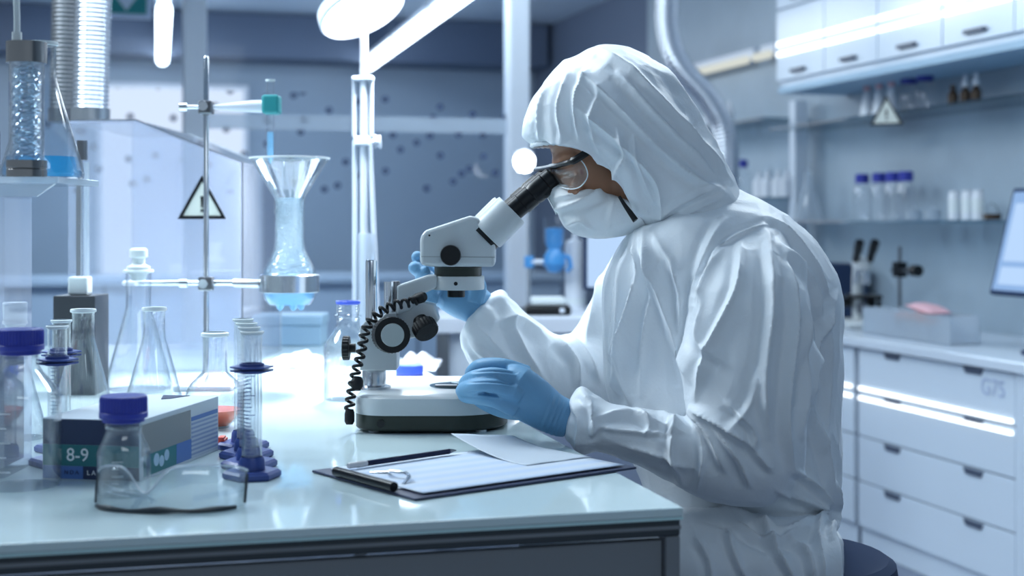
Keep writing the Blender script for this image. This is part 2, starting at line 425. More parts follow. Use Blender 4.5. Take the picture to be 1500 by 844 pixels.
# ribbed air duct coming down to the fume hood, and a flexible one at right
def ribbed(path, r, pitch, amp):
    pts = [Vector(p) for p in path]; out = []; rr = []
    L = sum((pts[i+1]-pts[i]).length for i in range(len(pts)-1)); n = int(L/pitch)*4; acc = [0]
    for i in range(len(pts)-1): acc.append(acc[-1]+(pts[i+1]-pts[i]).length)
    for k in range(n+1):
        s = L*k/n; i = max(j for j in range(len(pts)) if acc[j] <= s+1e-9); i = min(i, len(pts)-2)
        out.append(pts[i].lerp(pts[i+1], (s-acc[i])/(acc[i+1]-acc[i])))
        rr.append(r + amp*math.cos(2*math.pi*k/4))
    return out, rr
def smooth_path(P, n=10):
    P = [Vector(p) for p in P]; P = [P[0]*2-P[1]] + P + [P[-1]*2-P[-2]]; out = []
    for i in range(1, len(P)-2):
        for k in range(n):
            t = k/n; a, b_, c_, d_ = P[i-1:i+3]
            out.append(.5*((2*b_) + (c_-a)*t + (2*a-5*b_+4*c_-d_)*t*t + (3*b_-a-3*c_+d_)*t**3))
    return out + [P[-2]]
pa, pb = c(138, -30, 3.3), c(132, 172, 3.3)
P, R_ = ribbed([Vector((pa.x+.02, 3.3, ZC)), pa, pb], .040, .0105, .0020)
t = thing('air_duct', 'ribbed silver air duct running straight down into the clear hood', 'duct', pb)
MB().tube(P, R_, 28).build('duct_hose', 'duct', t, pb, ang=0)
MB().cyl(pb-Vector((0, 0, .012)), pb+Vector((0, 0, .02)), .045).build('collar', 'steel', t, pb)
pa, pb = c(98, -30, 3.46), c(94, 172, 3.46)
P, R_ = ribbed([Vector((pa.x+.01, 3.46, ZC)), pa, pb], .034, .0105, .0018)
t = thing('air_duct', 'thin dark grey ribbed duct left of the silver one', 'duct', pb)
MB().tube(P, R_, 20).build('duct_hose', 'duct_dark', t, pb, ang=0)
MB().cyl(pb-Vector((0, 0, .012)), pb+Vector((0, 0, .02)), .038).build('collar', 'steel_dark', t, pb)
P = smooth_path([c(978, -160, 6.3), c(980, -40, 6.3), c(978, 40, 6.3), c(995, 95, 6.3), c(1038, 145, 6.35), c(1062, 195, 6.4), c(1066, 260, 6.4), c(1062, 345, 6.4)], 14)
P, R_ = ribbed(P, .052, .022, .004)
t = thing('flexible_duct', 'curved pale flexible duct winding down the wall behind the hood', 'duct', P[-1])
MB().tube(P, R_, 18).build('duct_hose', 'duct', t, P[-1], ang=0)
MB().cyl(P[-1], P[-1]-Vector((0, 0, .30)), .06).build('intake', 'steel', t, P[-1])

# ------------------------------------------------------------------ right-hand counter
XC, ZT = 2.67, .787
o = MB().lo_hi((XC, 1.5, ZT-.035), (XR-.002, 6.3, ZT)).build('counter_worktop', 'counter_top', smooth=False, bevel=.004)
tag(o, 'long pale worktop on the white drawer units along the right wall', 'worktop')
rows = [(.588, .747), (.425, .583), (.258, .420), (.09, .253)]
def drawer_unit(y0, y1, label, hy, marks=False):
    t = room_thing('drawer_unit', label, 'cabinet', (XC+.04, (y0+y1)/2, 0), 'drawer units under the worktop')
    o = Vector((XC+.04, (y0+y1)/2, 0))
    MB().lo_hi((XC+.042, y0, .001), (XR-.003, y1, ZT-.036)).build('body', 'cabinet_gap', t, o, smooth=False)
    MB().lo_hi((XC+.035, y0, .002), (XC+.042, y1, .085)).build('plinth', 'cabinet', t, o, smooth=False)
    for i, (z0, z1) in enumerate(rows):
        dr = MB().lo_hi((XC+.02, y0+.004, z0), (XC+.041, y1-.004, z1)).build('drawer', 'cabinet', t, o, smooth=False, bevel=.002)
        for y in hy:
            MB().prism([(XC+.016, y-.055, z1-.001), (XC+.016, y+.055, z1-.001), (XC+.016, y+.042, z1-.022), (XC+.016, y-.042, z1-.022)], (.006, 0, 0)).build('handle', 'handle_dark', dr, o, smooth=False)
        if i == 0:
            for k in (0, 1):  # tube lamp reflections on the drawers, put in as glowing strips
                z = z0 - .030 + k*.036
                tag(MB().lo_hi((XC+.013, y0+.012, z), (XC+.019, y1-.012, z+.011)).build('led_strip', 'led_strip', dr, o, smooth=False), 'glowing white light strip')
            if marks:
                me = text_mesh('G75', .075, .0004); q = link('lettering', me, 'mark_grey', dr, False)
                q.location = Vector((XC+.018, on_x(1447, 570, XC).y, .69)) - o; q.rotation_euler = (math.pi/2, 0, -math.pi/2)
    return t
pm('mark_grey', (.42, .50, .68), .5)
drawer_unit(3.77, 4.72, 'white unit of four drawers below the orange-topped box, marked G75', (3.99, 4.48), True)
drawer_unit(4.75, 5.70, 'white drawer unit half hidden behind the seated person', (4.97, 5.46))
drawer_unit(2.79, 3.71, 'white drawer unit at the right picture edge below the monitor', (3.0, 3.5))
o = MB().lo_hi((XC+.018, 3.712, .001), (XC+.06, 3.767, ZT-.037)).build('filler_strip', 'cabinet', smooth=False)
tag(o, 'narrow white upright strip between two drawer units', 'strip')

# wall cabinets
XU = 2.95
ys = [on_x(p, 100, XU).y for p in (1137, 1207, 1285, 1380, 1486, 1640)]
labs = ['white wall cabinet farthest from the camera, beside the dim short lamp', 'second white wall cabinet, above the white conical bottles', 'third white wall cabinet, above the brown dropper bottles', 'fourth white wall cabinet, near the top right corner', 'white wall cabinet cut off by the right picture edge']
for i in range(5):
    y1, y0 = ys[i], ys[i+1]; ym = (y0+y1)/2; o = Vector((XU, ym, 1.83))
    t = room_thing('wall_cabinet', labs[i], 'cabinet', o, 'wall cabinets on the right wall')
    MB().lo_hi((XU+.022, y0+.001, 1.83), (XR-.002, y1-.001, 2.5)).build('body', 'cabinet', t, o, smooth=False)
    for z0, z1 in ((1.855, 2.172), (2.182, 2.495)):
        d = MB().lo_hi((XU, y0+.003, z0), (XU+.021, y1-.003, z1)).build('door', 'cabinet', t, o, smooth=False, bevel=.002)
        hh = ym + .0
        MB().lo_hi((XU-.018, hh-.06, z0+.025), (XU-.001, hh+.06, z0+.040)).build('handle', 'handle_dark', d, o, smooth=False)
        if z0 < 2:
            for k in (0, 1):  # mirrored tube lamps on the doors, modelled as glowing strips
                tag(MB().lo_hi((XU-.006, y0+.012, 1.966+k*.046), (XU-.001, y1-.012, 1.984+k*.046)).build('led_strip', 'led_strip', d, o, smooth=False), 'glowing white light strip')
o = MB().lo_hi((XU+.01, ys[-1], 1.80), (XR-.004, ys[0], 1.828)).build('cabinet_pelmet', 'pale_blue_box', smooth=False)
tag(o, 'blue-grey rail running along under the wall cabinets', 'rail')

# shelves on the right wall
pst = on_x(1167, 200, XR-.1)
o = MB().lo_hi((XR-.12, pst.y-.02, ZT+.001), (XR-.05, pst.y+.04, 1.798)).build('shelf_upright', 'post_paint', smooth=False, bevel=.004)
tag(o, 'white upright post carrying the shelves at the far end of the cabinets', 'post')
def shelf(y0, y1, z, label):
    o = MB().lo_hi((XR-.26, y0, z-.012), (XR-.001, y1, z)).build('glass_shelf', 'shelf_glass', smooth=False)
    return tag(o, label, 'shelf', 'glass shelves on the right wall')
shelf(2.5, pst.y-.03, 1.66, 'upper glass shelf under the wall cabinets, holding conical and brown bottles')
shelf(2.5, pst.y-.03, 1.222, 'lower glass shelf above the counter, holding four blue-capped bottles')
shelf(pst.y+.05, 8.2, 1.72, 'upper glass shelf beyond the white upright')
shelf(pst.y+.05, 8.2, 1.335, 'lower glass shelf beyond the white upright, holding white bottles')

def shelf_pos(px, z, back=.13):
    p = on_x(px, 300, XR-back); return Vector((p.x, p.y, z+.0005))
def gl_bottle(name, label, loc, R, Ht, group, mats=('clear_glass', 'blue_cap'), cr=.026):
    t = room_thing(name, label, 'bottle', loc, group)
    MB().lathe([(0.001, 0), (R*.95, 0), (R, .006), (R, Ht*.55), (R*.9, Ht*.63), (cr*.85, Ht*.76), (cr*.85, Ht*.86)], 20).build('body', mats[0], t)
    MB().lathe([(cr, Ht*.80), (cr, Ht*.98), (cr*.9, Ht), (0.001, Ht)], 24).build('cap', mats[1], t)
    return t
lab4 = ['blue-capped clear bottle, leftmost of four on the lower shelf', 'blue-capped clear bottle, second of four on the lower shelf', 'blue-capped clear bottle, third of four on the lower shelf', 'blue-capped clear bottle, rightmost of four on the lower shelf']
for px, l in zip((1263, 1288, 1308, 1327), lab4): gl_bottle('reagent_bottle', l, shelf_pos(px, 1.222), .04, .2, 'blue-capped bottles on the lower shelf', cr=.03)
for px, l in zip((1331, 1355), ('blue-capped clear bottle on the upper shelf, next to the conical bottles', 'blue-capped clear bottle on the upper shelf, nearer the brown bottles')):
    gl_bottle('reagent_bottle', l, shelf_pos(px, 1.66), .036, .15, 'blue-capped bottles on the upper shelf', cr=.033)
for px, l in zip((1270, 1288, 1306), ('white conical bottle with pink cap, leftmost on the upper shelf', 'white conical bottle with pink cap, middle one on the upper shelf', 'white conical bottle with pink cap above the warning triangle')):
    t = room_thing('conical_bottle', l, 'bottle', shelf_pos(px, 1.66), 'white conical bottles')
    MB().lathe([(0.001, 0), (.032, 0), (.032, .01), (.017, .10), (.015, .12), (.001, .12)], 18).build('body', 'bottle_white', t)
    MB().lathe([(.016, .1205), (.016, .142), (.001, .145)], 18).build('cap', 'pink', t)
for px, l, w in zip((1396, 1414, 1430), ('brown bottle without white top, left of the two dropper bottles', 'brown dropper bottle with white top, middle of the three brown bottles', 'brown dropper bottle with white top, rightmost of the three'), (0, 1, 1)):
    t = room_thing('dropper_bottle', l, 'bottle', shelf_pos(px, 1.66), 'brown dropper bottles')
    MB().lathe([(0.001, 0), (.020, 0), (.020, .05), (.011, .062), (.010, .07), (.001, .07)], 18).build('body', 'brown_glass', t)
    if w: MB().lathe([(.014, .0705), (.015, .088), (.010, .092), (.008, .115), (.004, .122), (.001, .123)], 16).build('dropper', 'bottle_white', t)
    else: MB().lathe([(.012, .0705), (.012, .086), (.001, .088)], 16).build('cap', 'brown_glass', t)
for px, l in zip((1398, 1417, 1433), ('white upright canister, leftmost of three on the lower shelf', 'white upright canister, middle of three on the lower shelf', 'white upright canister, rightmost of three on the lower shelf')):
    t = room_thing('canister', l, 'canister', shelf_pos(px, 1.222), 'white canisters on the lower shelf')
    MB().lathe([(0.001, 0), (.021, 0), (.022, .004), (.022, .095), (.019, .1), (.001, .1)], 20).build('body', 'bottle_white', t)
    MB().lathe([(.0225, .03), (.0225, .08)], 20, cap=False).build('label_band', 'frosted', t)
    MB().lathe([(.020, .1005), (.020, .112), (.001, .113)], 20).build('lid', 'bottle_white', t)
for px, l in ((1338, 'small clear dish on the lower shelf beside the blue-capped bottles'), (1366, 'small clear dish on the lower shelf beside the canisters')):
    t = room_thing('glass_dish', l, 'dish', shelf_pos(px, 1.222), 'clear dishes on the lower shelf')
    MB().lathe([(0.001, 0), (.034, 0), (.036, .035), (.033, .035), (.031, .004), (.001, .004)], 22).build('dish', 'acrylic_milky', t)
    MB().lathe([(.006, .0355), (.038, .0355), (.038, .042), (.006, .043), (.009, .06), (.001, .062)], 22).build('lid', 'acrylic_milky', t)
t = room_thing('brown_bowl', 'shallow brown dish with a wire handle at the shelf end', 'dish', shelf_pos(1453, 1.222))
MB().lathe([(0.001, 0), (.03, 0), (.036, .022), (.032, .022), (.028, .004), (.001, .004)], 20).build('bowl', 'brown_glass', t)
MB().tube([(-.03, 0, .022), (-.02, 0, .05), (0, 0, .062), (.02, 0, .05), (.03, 0, .022)], .002, 6).build('handle', 'steel', t)
# warning triangle hanging at the upper shelf
def warning(O, s, t, mats=('black', 'triangle_pale'), yoff=0, R=None):
    """outlined triangle with exclamation mark, in the plane x/z of its thing"""
    h = s*.9
    out = [(-s/2, 0, 0), (s/2, 0, 0), (0, 0, h)]
    k = .78; cx, cz = 0, h/3
    inn = [((x-cx)*k, 0, cz+(z-cz)*k) for x, y, z in out]
    MB().prism(out, (0, .002, 0)).build('sign_plate', mats[1], t, smooth=False)
    m = MB(); o3 = [Vector(p)+Vector((0, -.0015, 0)) for p in out]; i3 = [Vector(p)+Vector((0, -.0015, 0)) for p in inn]
    for a_ in range(3):
        b_ = (a_+1) % 3; m.prism([o3[a_], o3[b_], i3[b_], i3[a_]], (0, .0014, 0))
    m.build('border', mats[0], t, smooth=False)
    m = MB(); w = s*.035
    m.prism([(-w, -.0015, h*.52), (w, -.0015, h*.52), (w*.6, -.0015, h*.26), (-w*.6, -.0015, h*.26)], (0, .0014, 0))
    m.box((0, -.0008, h*.19), (w*1.6, .0014, w*1.6))
    m.build('exclamation_mark', mats[0], t, smooth=False)
p = shelf_pos(1310, 1.66, .265)
t = room_thing('warning_sign', 'triangular warning sign hanging from the upper shelf', 'sign', (p.x-.035, p.y, 1.60), rot=-.75)
warning(None, .135, t)
# things beyond the upright
t = gl_bottle('reagent_bottle', 'tall clear bottle with blue cap just behind the person\'s back', shelf_pos(1087, 1.335), .05, .2, None, cr=.03)
for px, l in zip((1112, 1124, 1140, 1152), ('white squeeze bottle, leftmost of four beyond the post', 'white squeeze bottle, second of four beyond the post', 'white squeeze bottle, third of four beyond the post', 'white squeeze bottle, last of four against the post')):
    t = room_thing('squeeze_bottle', l, 'bottle', shelf_pos(px, 1.335), 'white squeeze bottles')
    MB().lathe([(0.001, 0), (.03, 0), (.031, .01), (.031, .08), (.02, .095), (.012, .1), (.001, .1)], 18).build('body', 'bottle_white', t)
    MB().lathe([(.014, .1005), (.014, .115), (.006, .12), (.003, .14), (.001, .14)], 14).build('cap', 'bottle_white', t)
t = room_thing('conical_flask', 'faint clear conical flask at the white shelf post', 'flask', shelf_pos(1184, 1.222))
MB().lathe([(0.001, 0), (.07, 0), (.072, .01), (.02, .17), (.018, .22), (.021, .225)], 28, cap=False).build('flask_body', 'acrylic_milky', t)
for px, l in ((1036, 'white tube standing on the far shelf, behind the duct'), (1070, 'taller white tube standing on the far shelf')):
    t = room_thing('sample_tube', l, 'tube', shelf_pos(px, 1.72), 'white tubes on the far shelf')
    MB().lathe([(.001, 0), (.02, 0), (.02, .09), (.001, .09)], 16).build('body', 'bottle_white', t)
    MB().lathe([(.012, .0905), (.010, .13), (.001, .132)], 12).build('tip', 'bottle_white', t)

# compound microscope on the counter
P0 = Vector((2.93, on_x(1262, 460, 2.93).y, ZT+.001))
t = room_thing('compound_microscope', 'dark and white microscope on the counter behind the person', 'microscope', P0, rot=math.radians(-20))
MB().lo_hi((-.075, -.10, 0), (.075, .10, .035)).build('base', 'scope_white', t, bevel=.012, smooth=False)
MB().tube(smooth_path([(0, .075, .03), (0, .09, .12), (0, .075, .22), (0, .03, .27)], 6), .024, 12, sq=1.2).build('arm', 'scope_white', t)
st = MB().lo_hi((-.07, -.075, .12), (.07, .055, .135)).build('stage', 'black', t, bevel=.003, smooth=False)
MB().cyl((.07, 0, .12), (.07, 0, .075), .008).build('stage_knob', 'black', st)
MB().lathe([(.035, .235), (.04, .25), (.04, .275), (.02, .285)], 24, (0, -.01, 0)).build('head', 'scope_white', t)
for a_ in range(3):
    an = a_*2.1+.5; MB().cyl((.018*math.cos(an), -.02+.018*math.sin(an), .235), (.032*math.cos(an), -.02+.032*math.sin(an), .175), .011, .007).build('objective', 'chrome', t)
for s in (-1, 1):
    MB().turn((s*.028, -.03, .275), (s*.03, -.13, .345), [(.015, 0), (.015, .55), (.018, .56), (.018, 1)], 18).build('eyepiece', 'black', t)
    MB().cyl((s*.03, .08, .10), (s*.065, .08, .10), .022).build('focus_knob', 'black', t)
MB().cyl((0, -.02, .06), (0, -.02, .1), .022).build('condenser', 'steel_dark', t)
# second dark instrument arm next to it
P1 = Vector((3.0, on_x(1318, 460, 3.0).y, ZT+.001))
t = room_thing('support_stand', 'dark clamp stand between microscope and long box on the counter', 'stand', P1)
MB().lo_hi((-.06, -.05, 0), (.06, .05, .012)).build('base', 'black', t, smooth=False, bevel=.003)
MB().cyl((0, 0, .01), (0, 0, .33), .007).build('rod', 'steel_dark', t)
MB().cyl((-.02, -.12, .24), (.0, .06, .235), .007).build('crossbar', 'steel_dark', t)
MB().lo_hi((-.022, -.022, .21), (.022, .022, .27)).build('clamp', 'black', t, smooth=False, bevel=.005)
MB().cyl((-.02, -.125, .24), (-.02, -.165, .24), .022).build('knob', 'black', t)
# blue bin against the wall
p = on_x(1230, 440, 3.12)
o = MB().lo_hi((3.0, p.y-.02, ZT+.0005), (3.25, p.y+.42, ZT+.24)).build('blue_bin', 'blue_dark', smooth=False, bevel=.01)
tag(o, 'dark blue storage bin on the counter behind the small microscope', 'bin')
# long white box with gloves
ya, yb = on_x(1284, 470, 2.86).y, on_x(1414, 470, 2.86).y
P2 = Vector((2.86, (ya+yb)/2, ZT+.001)); L2 = ya-yb
t = room_thing('glove_carton', 'long pale box on the counter with pink and orange packets', 'box', P2)
MB().lo_hi((-.06, -L2/2, 0), (.06, L2/2, .006)).build('bottom', 'acrylic_milky', t, smooth=False)
for x in (-.06, .056): MB().lo_hi((x, -L2/2, 0), (x+.004, L2/2, .1)).build('side_wall', 'acrylic_milky', t, smooth=False)
for y in (-L2/2, L2/2-.004, L2*.18): MB().lo_hi((-.056, y, .006), (.056, y+.004, .1)).build('end_wall', 'acrylic_milky', t, smooth=False)
def packet(name, label, loc, size, mat, rx=0, ry=0):
    t = room_thing(name, label, 'packet', loc); n = 9; m = MB(); g = []
    for s in (1, -1):
        for i in range(n):
            for j in range(n):
                u, v = i/(n-1)*2-1, j/(n-1)*2-1
                th = (1-u**4)*(1-v**4)*size[2]/2*(1+.15*math.sin(5*u+3*v))
                g.append((u*size[0]/2, v*size[1]/2, s*th+size[2]/2))
    fs = []
    for s in (0, 1):
        for i in range(n-1):
            for j in range(n-1):
                q = s*n*n+i*n+j; fs.append((q, q+1, q+n+1, q+n))
    m.add(g, fs); o = m.build('wrap', mat, t); o.rotation_euler = (rx, ry, 0); return t
packet('packet', 'pink packet lying on top of the long pale box', P2+Vector((0, -.06, .098)), (.10, .17, .03), 'pink', .12)
packet('packet', 'orange packet under the pink one in the long box', P2+Vector((-.02, -.07, .062)), (.07, .13, .03), 'orange', .15)
packet('packet', 'small orange packet in the left end of the long box', P2+Vector((0, .115, .055)), (.07, .05, .035), 'orange', .1)
# monitor at the right edge
pA = on_x(1447, 437, 2.86)
P3 = Vector((2.98, pA.y-.27, ZT+.001))
t = room_thing('desktop_monitor', 'desktop monitor with bluish screen at the right picture edge', 'monitor', P3)
MB().lathe([(.001, 0), (.15, 0), (.15, .008), (.03, .02), (.001, .02)], 32).build('stand_base', 'blue_dark', t)
MB().tube([(.02, 0, .015), (.03, 0, .15), (.0, 0, .3)], .02, 12).build('stand_neck', 'blue_dark', t)
R15 = Matrix.Rotation(math.radians(15), 3, 'Y')
zc = pA.z - P3.z + .19
MB().box((-.05, 0, zc), (.025, .56, .37), R15).build('housing', 'blue_dark', t, smooth=False, bevel=.006)
q = R15 @ Vector((-.0135, 0, 0))
scn = MB().box(Vector((-.05, 0, zc))+q, (.002, .53, .34), R15).build('screen', 'screen_light', t, smooth=False)
for (y0, z0, sy, sz) in ((.14, .03, .2, .2), (.14, -.12, .2, .06), (-.1, 0, .22, .28)):
    MB().box(Vector((-.05, y0, zc))+R15 @ Vector((-.0150, 0, z0)), (.001, sy, sz), R15).build('screen_pane', 'screen_bright', scn, smooth=False)

# ------------------------------------------------------------------ far benches
YF = 9.2
zf = .86
t = room_thing('far_bench', 'long blue-grey lab bench along the back of the room', 'bench', (1.0, YF, 0))
MB().lo_hi((-3.0, 0, zf-.04), (2.0, .8, zf)).build('bench_top', 'wall', t, smooth=False)
for k in range(5): MB().lo_hi((-3.0+k*1.0+.01, .03, .08), (-3.0+k*1.0+.99, .06, zf-.045)).build('front_panel', 'wall', t, smooth=False)
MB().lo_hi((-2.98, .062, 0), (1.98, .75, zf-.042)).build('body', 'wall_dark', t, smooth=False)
# white bench between the posts and the person
D5 = 4.7; P5 = c(800, 462, D5); P5 = Vector((P5.x, D5, 0))
t = thing('side_bench', 'white bench with lab gear behind the far sleeve', 'bench', P5)
zb = H-(458-HZ)*D5/F
MB().lo_hi((-.36, -.25, zb-.05), (.5, .35, zb)).build('bench_top', 'white_paint', t, smooth=False, bevel=.004)
MB().lo_hi((-.34, -.22, zb-.22), (.48, -.2, zb-.052)).build('drawer_front', 'counter_top', t, smooth=False)
for x in (-.33, .47):
    for y in (-.22, .32): MB().lo_hi((x-.02, y-.02, 0), (x+.02, y+.02, zb-.051)).build('leg', 'steel', t, smooth=False)
def on_side(px, dd=0): return Vector(((px-750)*(D5+dd)/F, D5+dd, zb+.0005))
t = thing('hotplate', 'black and white hotplate base on the white side bench', 'hotplate', on_side(802, -.08))
MB().lo_hi((-.075, -.07, 0), (.075, .07, .03)).build('base', 'black', t, smooth=False, bevel=.01)
MB().lo_hi((-.055, -.055, .031), (.055, .06, .055)).build('plate', 'frosted', t, smooth=False, bevel=.006)
MB().cyl((.045, -.075, .016), (.045, -.066, .016), .008).build('knob', 'white_paint', t)
t = thing('clamp_stand', 'clamp stand holding a blue flask on the side bench', 'stand', on_side(775, .1))
MB().lo_hi((-.05, -.05, 0), (.05, .05, .012)).build('base', 'steel_dark', t, smooth=False)
MB().cyl((0, 0, .01), (0, 0, .36), .006).build('rod', 'steel', t)
MB().cyl((-.01, -.01, .165), (.07, -.02, .165), .008).build('clamp_arm', 'white_paint', t)
MB().lo_hi((-.016, -.02, .145), (.016, .016, .185)).build('clamp', 'blue_plastic', t, smooth=False, bevel=.003)
P6 = Vector(((812-750)*4.78/F, 4.78, H-(400-HZ)*4.78/F))
t = thing('blue_flask', 'small flask of vivid blue liquid held by the far clamp stand', 'flask', P6)
MB().lathe([(.001, 0), (.02, .004), (.038, .03), (.036, .055), (.022, .08), (.03, .10), (.032, .15), (.001, .152)], 20).build('liquid', 'blue_plastic', t)
MB().lathe([(.034, .10), (.036, .18), (.038, .185)], 20, cap=False).build('neck', 'clear_glass', t)
MB().tube([(.03, 0, .06), (.05, 0, .05), (.055, 0, .02), (.04, 0, .005)], .008, 8).build('side_arm', 'blue_plastic', t)
t = thing('white_canister', 'tall white cylinder beside the blue flask on the side bench', 'canister', on_side(843, .16))
MB().lathe([(.001, 0), (.034, 0), (.036, .005), (.036, .22), (.03, .235), (.012, .24), (.012, .26), (.001, .262)], 24).build('body', 'bottle_white', t)
MB().lathe([(.0362, .02), (.0368, .03), (.0362, .04)], 24, cap=False).build('ring', 'frosted', t)
p = on_side(905, .1)
t = thing('tilted_screen', 'pale blue glowing screen seen between chin and chest', 'monitor', p)
MB().lathe([(.001, 0), (.09, 0), (.09, .008), (.02, .016), (.001, .016)], 24).build('stand_base', 'blue_dark', t)
MB().cyl((0, .02, .01), (0, .03, .14), .015).build('stand_neck', 'blue_dark', t)
MB().box((0, 0, .23), (.235, .02, .32)).build('housing', 'blue_dark', t, smooth=False, bevel=.005)
MB().box((.004, -.0112, .23), (.215, .002, .30)).build('screen', 'screen_bright', t, smooth=False)
# glowing clamp lamp on the second post
P7 = c(768, 238, 5.9)
t = thing('clamp_lamp', 'small round glowing lamp clamped to the white post near the hood', 'lamp', P7)
MB().lathe([(.001, -.04), (.024, -.036), (.040, -.012), (.042, .016), (.024, .036), (.001, .04)], 24).build('bulb', 'bulb', t)
MB().turn((0, .03, .01), (0, .12, .04), [(.044, 0), (.04, .3), (.02, 1)], 24).build('lamp_shade', 'white_paint', t)
MB().tube([(0, .12, .04), (-.01, .19, .03), (-.02, .31, 0)], .01, 8).build('arm', 'steel', t)

# ================================================================== the desk
PH = math.radians(14.5)
NR = Vector((.189, 1.567))                       # near right corner, camera frame
ux = Vector((math.cos(PH), math.sin(PH))); uy = Vector((-math.sin(PH), math.cos(PH)))
DO = Vector((NR.x, NR.y, 0))
desk = thing('lab_desk', 'large pale glass-topped lab desk in the foreground', 'desk', DO, rot=PH)
DW, DD = 2.0, 2.32
MB().lo_hi((-DW, 0, DZ-.010), (0, DD, DZ)).build('glass_top', 'desk_glass', desk, smooth=False, bevel=.0015)
MB().lo_hi((-DW, .001, DZ-.0135), (0, .012, DZ-.0102)).build('front_edge_strip', 'desk_edge', desk, smooth=False)
fr = MB().lo_hi((-DW+.01, .004, DZ-.032), (-.002, .03, DZ-.0137)).build('front_rail', 'dark_frame', desk, smooth=False, bevel=.002)
MB().lo_hi((-DW+.01, .002, DZ-.024), (-.002, .0039, DZ-.020)).build('rail_trim', 'grey_panel', fr, smooth=False)
MB().lo_hi((-.03, .031, DZ-.032), (-.002, DD-.01, DZ-.0137)).build('side_rail', 'dark_frame', desk, smooth=False)
MB().lo_hi((-DW+.01, DD-.04, DZ-.034), (-.032, DD-.01, DZ-.0137)).build('back_rail', 'dark_frame', desk, smooth=False)
MB().lo_hi((-DW+.02, .012, .35), (-.021, .024, DZ-.037)).build('front_panel', 'grey_panel', desk, smooth=False, bevel=.001)
MB().lo_hi((-.0185, .005, 0), (-.002, .03, DZ-.0325)).build('leg', 'grey_panel', desk, smooth=False, bevel=.001)
for x, y in ((-DW+.02, .03), (-DW+.02, DD-.05), (-.035, DD-.05)):
    MB().lo_hi((x, y, 0), (x+.03, y+.03, DZ-.0345)).build('leg', 'grey_panel', desk, smooth=False)
# ------------------------------------------------------------------ glassware
def wall_profile(outer, th=.0016, floor=.003):
    """closed double wall from an outer profile (r, z) bottom to top"""
    inner = [(max(r-th, .0006), z) for r, z in outer[::-1] if z > floor]
    return [(.0006, outer[0][1])] + outer + inner + [(inner[-1][0]*.97, floor), (.0006, floor)]
def erlen(name, label, O, Ht, R, rn, neck, group='conical flasks on the desk', mat='clear_glass'):
    t = thing(name, label, 'flask', O, group)
    out = [(R*.93, 0), (R*.99, .003), (R, .008), (R*.985, .014)]
    zs = Ht-neck
    for k in range(1, 7):
        u = k/6; out.append((R*.985+(rn*1.06-R*.985)*u, .014+(zs-.014)*u))
    out += [(rn, zs+.008), (rn, Ht-.006), (rn*1.12, Ht-.003), (rn*1.14, Ht-.001), (rn*1.08, Ht)]
    MB().lathe(wall_profile(out), 40).build('flask_body', mat, t)
    MB().lathe([(rn*1.0, Ht-.005), (rn*1.16, Ht-.004), (rn*1.18, Ht-.0015), (rn*1.12, Ht+.0006), (rn*.98, Ht)], 40, cap=False).build('rim', 'frosted', t)
    return t
def gl45(name, label, O, R, Ht, sh, cap=True, mats='clear_glass', scale=1, group='blue-capped bottles on the desk'):
    """screw bottle: R body radius, Ht total height, sh height where the shoulder begins"""
    t = thing(name, label, 'bottle', O, group)
    rn = .0195*scale; zn = Ht-.036*scale
    out = [(R*.90, 0), (R*.98, .003), (R, .008), (R, sh)]
    for k in range(1, 8):
        u = k/7; s = .5-.5*math.cos(math.pi*u); out.append((R+(rn-R)*s*.97, sh+(zn-sh)*u))
    out += [(rn*1.08, zn+.001), (rn*1.08, zn+.004), (rn, zn+.006), (rn, Ht-.004)]
    MB().lathe(wall_profile(out, .002), 44).build('bottle_body', mats, t)
    m = MB()
    for k in range(5):
        z = sh*.25+k*sh*.16
        for i in range(5 if k % 2 else 8):
            a_ = -1.75+i*.04*.04/R; b_ = a_+.04*.04/R
            r_ = R+.0003
            m.add([(r_*math.cos(a_), r_*math.sin(a_), z), (r_*math.cos(b_), r_*math.sin(b_), z), (r_*math.cos(b_), r_*math.sin(b_), z+.001), (r_*math.cos(a_), r_*math.sin(a_), z+.001)], [(0, 1, 2, 3)])
    tag(m.build('volume_scale', 'mark_white', t, smooth=False), kind='stuff')
    rr = MB().lathe([(rn*1.05, zn+.007), (rn*1.22, zn+.008), (rn*1.22, zn+.012), (rn*1.05, zn+.013)], 40, cap=False).build('pouring_ring', 'blue_cap' if cap else 'clear_plastic', t)
    if cap:
        rc = .0272*scale
        MB().lathe([(rc*.98, zn+.0125), (rc, zn+.0135), (rc, zn+.0185), (rc*.985, zn+.019), (rc*.985, zn+.0195, 1), (rc*.985, Ht-.002, 1), (rc*.95, Ht+.001), (rc*.9, Ht+.0018), (.001, Ht+.0018)], 88, knurl=.0011).build('cap', 'blue_cap', t, ang=25)
    else:
        m = MB()
        for k in range(3): m.lathe([(rn*1.0, zn+.016+k*.005), (rn*1.08, zn+.018+k*.005), (rn*1.0, zn+.020+k*.005)], 36, cap=False)
        m.build('screw_thread', 'clear_plastic', t)
        MB().lathe([(rn*.98, Ht-.006), (rn*1.1, Ht-.005), (rn*1.1, Ht), (rn*.9, Ht)], 36, cap=False).build('blue_lip', 'blue_ring', t)
    return t
gl45('reagent_bottle', 'large blue-capped clear bottle at the left picture edge', on_desk(30, 1.68), .0465, .187, .105)
gl45('reagent_bottle', 'small blue-capped clear bottle in front of the glove box', on_desk(181, 1.625), .0300, .115, .050)
gl45('open_bottle', 'open clear bottle with blue rim behind the microscope column', on_desk(510, 2.5), .043, .176, .09, cap=False, group=None)

